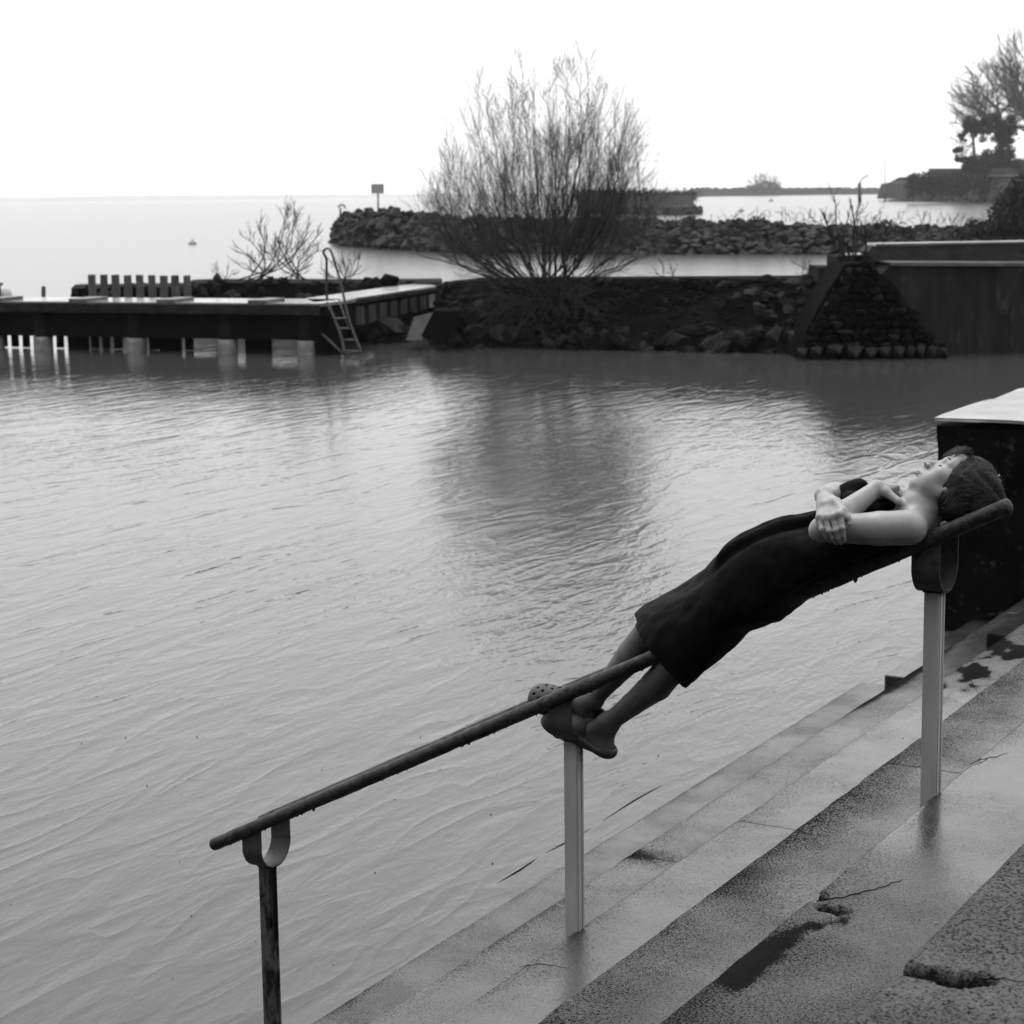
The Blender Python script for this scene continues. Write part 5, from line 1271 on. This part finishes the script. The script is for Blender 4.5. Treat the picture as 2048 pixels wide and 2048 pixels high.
for u in ks:
    i = min(int(u), len(sec) - 2); f_ = u - i
    g = lambda j: (lambda p0, p1, p2, p3: .5 * (2 * p1 + (p2 - p0) * f_ + (2 * p0 - 5 * p1 + 4 * p2 - p3) * f_ ** 2 + (3 * p1 - p0 - 3 * p2 + p3) * f_ ** 3))(S_[max(i - 1, 0), j], S_[i, j], S_[i + 1, j], S_[min(i + 2, len(sec) - 1), j])
    tx, ty, bx, by_, hw_, dc = [g(j) for j in range(6)]
    top = on_t(tx, ty, TP + dc + .01); bot = on_t(bx, by_, TP + dc - .03); c = (top + bot) / 2; a_ = (top - bot) / 2
    ring = []
    for k in range(NR):
        w_ = 2 * math.pi * k / NR; cs_, sn = math.cos(w_), math.sin(w_)
        e_ = 2 / (2.35 + 1.0 * max(0, 1 - u / 4)); skew = -.50 * max(0, 1 - u / 7) ** .8; x_ = abs(sn) ** e_ * np.sign(sn); z_ = abs(cs_) ** e_ * np.sign(cs_)
        p = c + a_ * z_ + EV * hw_ * x_ - NV * hw_ * x_ * skew
        ring.append(p)
    rings.append(ring)
R3 = np.array(rings); cc = R3.mean(1)[:, None, :]; Nn = R3 - cc; Nn /= np.linalg.norm(Nn, axis=2)[..., None] + 1e-9
uu = ks[:, None] / (len(sec) - 1); th_ = np.arange(NR)[None, :] / NR * 2 * math.pi
wx, wy = np.cos(th_), np.sin(th_)
fold = .007 * fbm(uu * 7 + wx * 1.2, wy * 3.2 + uu * 5, 21, 3) + .0045 * fbm(uu * 16 + wy * 5, wx * 5 - uu * 9, 22, 3)
near = np.exp(-((th_ - 5.05) / .35) ** 2); near2 = np.exp(-((th_ - 5.55) / .16) ** 2)
span = np.clip((uu - .36) / .06, 0, 1) * np.clip((.70 - uu) / .05, 0, 1)
fold = fold + span * (.016 * np.exp(-((th_ - 5.72 - (uu - .5) * .9) / .10) ** 2) - .014 * np.exp(-((th_ - 5.52 - (uu - .5) * .9) / .09) ** 2) + .011 * np.exp(-((th_ - 5.98 - (uu - .5) * .5) / .08) ** 2))
for c0_, a0_, w0_ in ((.42, 2.2, .05), (.50, -1.6, .05), (.56, 1.2, .04), (.62, -2.0, .04)):
    fold = fold + .006 * np.exp(-((uu - c0_ - a0_ * .02 * (th_ - 4.9)) / w0_ / .5) ** 2) * np.exp(-((th_ - 4.8) / .6) ** 2) - .004 * np.exp(-((uu - c0_ - .03 - a0_ * .02 * (th_ - 4.9)) / w0_ / .4) ** 2) * np.exp(-((th_ - 4.8) / .6) ** 2)
R3 = R3 + Nn * (fold * np.clip(1 - (uu - .9) * 10, 0, 1))[..., None]
Lb = (R3 - OB) @ BF.T                                          # keep the back of the dress lying on the rails, not through the near one
wgt = np.clip((ks - 7.0) / 2.4, 0, 1)[:, None] * np.ones(NR)[None, :]
low_ = .004 + .022 * np.clip((-Lb[..., 1] - .035) / .05, 0, 1)
vv = Lb[..., 2]; soft = low_ + .012 * np.log1p(np.exp(np.clip((vv - low_) / .012, -30, 30)))
Lb[..., 2] = vv * (1 - wgt) + soft * wgt
R3 = Lb @ BF + OB
ns = len(ks); V = R3.reshape(-1, 3); a = np.arange(ns - 1)[:, None] * NR; k_ = np.arange(NR)[None, :]; k2 = (k_ + 1) % NR
Fq = np.stack([a + k_, a + k2, a + NR + k2, a + NR + k_], -1).reshape(-1, 4)
# close the neck end, leave the hem open
cen = R3[-1].mean(0); V = np.vstack([V, cen]); last = (ns - 1) * NR
Fl = [list(map(int, f)) for f in Fq] + [[last + k, last + (k + 1) % NR, len(V) - 1] for k in range(NR)]
dress = mesh('dress', V, Fl, M_dress, woman, True)
so = dress.modifiers.new('cloth', 'SOLIDIFY'); so.thickness = .003; so.offset = -1
# bunched cloth on the chest, neckline roll and shoulder strap
df = Field((-1.3, -.36, -.36), (1.08, .36, .46), .004) if False else None
ch = Field(J(1740, 1020, 0) - np.array([.26, .25, .2]), J(1740, 1020, 0) + np.array([.26, .25, .2]), .0035)
ch.ell(J(1700, 990, .075), (.050, .05, .036), None, .02); ch.cone(J(1690, 990, .06), J(1722, 974, .07), .024, .020, .02); ch.ell(J(1712, 976, .075), (.026, .034, .020), None, .02)
ch.cone(J(1700, 1004, .0), J(1760, 1000, .02), .030, .026, .03)
ch.ell(J(1735, 1020, -.02), (.075, .10, .04), None, .03)
ch.cone(J(1765, 1000, .0), J(1815, 1013, -.03), .020, .014, .015)
ch.cone(J(1730, 1018, -.075), J(1748, 1016, -.085), .020, .018, .02)
ch.cone(J(1758, 998, .06), J(1815, 1004, .06), .022, .018, .02)
V, Q = ch.surface(); V = V + .0012 * fbm(V[:, 0] * 60, V[:, 1] * 40 + V[:, 2] * 30, 8, 3)[:, None] * np.array([0, .3, 1])
mesh('dress_bodice', UB(V), Q, M_dress, woman, True)
ce = Field(J(1775, 1018, -.09) - .09, J(1775, 1018, -.09) + .09, .003)

# --- clogs
def clog(heel, toe, upv, label, strap):
    f_ = toe - heel; L = np.linalg.norm(f_); f_ /= L; u_ = upv - f_ * (upv @ f_); u_ /= np.linalg.norm(u_); sd_ = np.cross(f_, u_)
    A_ = np.array([f_, sd_, u_]); L = .270; mid = (heel + toe) / 2; h0_ = mid - f_ * L / 2
    fl = Field((-.03, -.075, -.035), (.29, .075, .10), .0024)
    # sole
    for a, b, ra, rb in ((.035, .10, .034, .033), (.10, .20, .035, .046)):
        fl.cone((a, 0, 0), (b, 0, 0), ra, rb, .012, sq=((0, 0, 1), .42))
    fl.ell((.205, 0, 0), (.055, .050, .016), None, .012)
    # toe box and instep
    fl.ell((.198, 0, .018), (.060, .050, .036), None, .012); fl.ell((.150, 0, .030), (.052, .043, .036), None, .02)
    fl.cone((.145, -.028, .03), (.145, .028, .03), .022, .022, .02)
    # low heel wall
    for s in (-1, 1): fl.cone((.125, s * .036, .020), (.045, s * .032, .008), .010, .008, .010)
    fl.ell((.030, 0, .010), (.036, .035, .022), None, .01)
    # foot opening
    fl.ell((.054, 0, .052), (.064, .028, .046), None, .006, 'sub')
    for (x_, y_) in ((.235, -.018), (.232, .006), (.215, -.030), (.212, -.004), (.210, .024), (.190, -.036), (.188, -.014), (.186, .012), (.188, .034), (.166, -.026), (.164, .0), (.166, .026)):
        zt = .018 + .034 * math.sqrt(max(.05, 1 - ((x_ - .19) / .07) ** 2 - (y_ / .055) ** 2)); fl.cone((x_, y_, zt - .012), (x_, y_, zt + .02), .0043, .0043, .001, 'sub')
    V, Q = fl.surface()
    o = mesh('clog', h0_ + V @ A_, Q, M_clog, woman, True); o['label'] = label
    for s in (-1, 1):
        V, Fc = tube_geo([h0_ + np.array([.128, s * .043, .032]) @ A_, h0_ + np.array([.128, s * .050, .032]) @ A_], .008, 12); mesh('strap_rivet', V, Fc, M_clog, woman)
    if strap is not None:
        P = bez([UB(J(*q)) for q in strap], 4); tube('heel_strap', P, .0045, M_clog, woman, 8)
wA = lambda x, y, dt: on_t(x, y, TP + dt)
clog(wA(1201, 1440, .050), wA(1062, 1392, .005), np.array([0, 0, 1.]) * .8 - EV * .55 - NV * -.05, 'upper clog with its pierced toe showing above the near rail', [(1196, 1402, .03), (1200, 1410, .05), (1200, 1422, .05), (1195, 1436, .045)])
clog(wA(1211, 1503, .02), wA(1096, 1441, .000), np.array([0, 0, 1.]) * .75 - NV * .65 * -1 - EV * .15, 'lower clog hanging below the bracket, heel of the foot showing', None)

# tiny rain splashes on the lake and debris on the steps
RNG = np.random.default_rng(3)
V, Fc = [], []
for k in range(90):
    x, y = RNG.uniform(0, 1750), RNG.uniform(820, 2040); p = on_z(x, y, .001)
    if p @ NV < QN[10] + .05: continue
    s = RNG.uniform(.0012, .0034); V, Fc = tube_geo([p, p + [0, 0, s], p + [0, 0, s * 2.0]], [s * 1.2, s * .7, s * .1], 5, V, Fc)
o = mesh('rain_splashes', V, Fc, M_dark); tag(o, 'scattered tiny rain splashes dotting the lake surface', 'splashes', kind='stuff')
V, Fc = [], []
M_peb = mat('pale_grit', .12, .2, (.4, .6), 30)
for (x, y, i, s) in ((1779, 1979, 5, .006), (1819, 1985, 5, .006), (1872, 1845, 6, .005), (1358, 1907, 7, .005), (1205, 1938, 7, .003), (1640, 1739, 6, .004), (1806, 1475, 8, .006)):
    p = on_z(x, y, lvl(i) + .002); me = hull_rock(int(x), .8, 10); b0 = len(V); s *= .6
    for v in me.vertices: V.append(p + np.array(v.co) * s)
    for f_ in me.polygons: Fc.append([b0 + q for q in f_.vertices])
o = mesh('grit', V, Fc, M_peb); tag(o, 'small pale specks of grit lying on the wet steps', 'grit', kind='stuff')
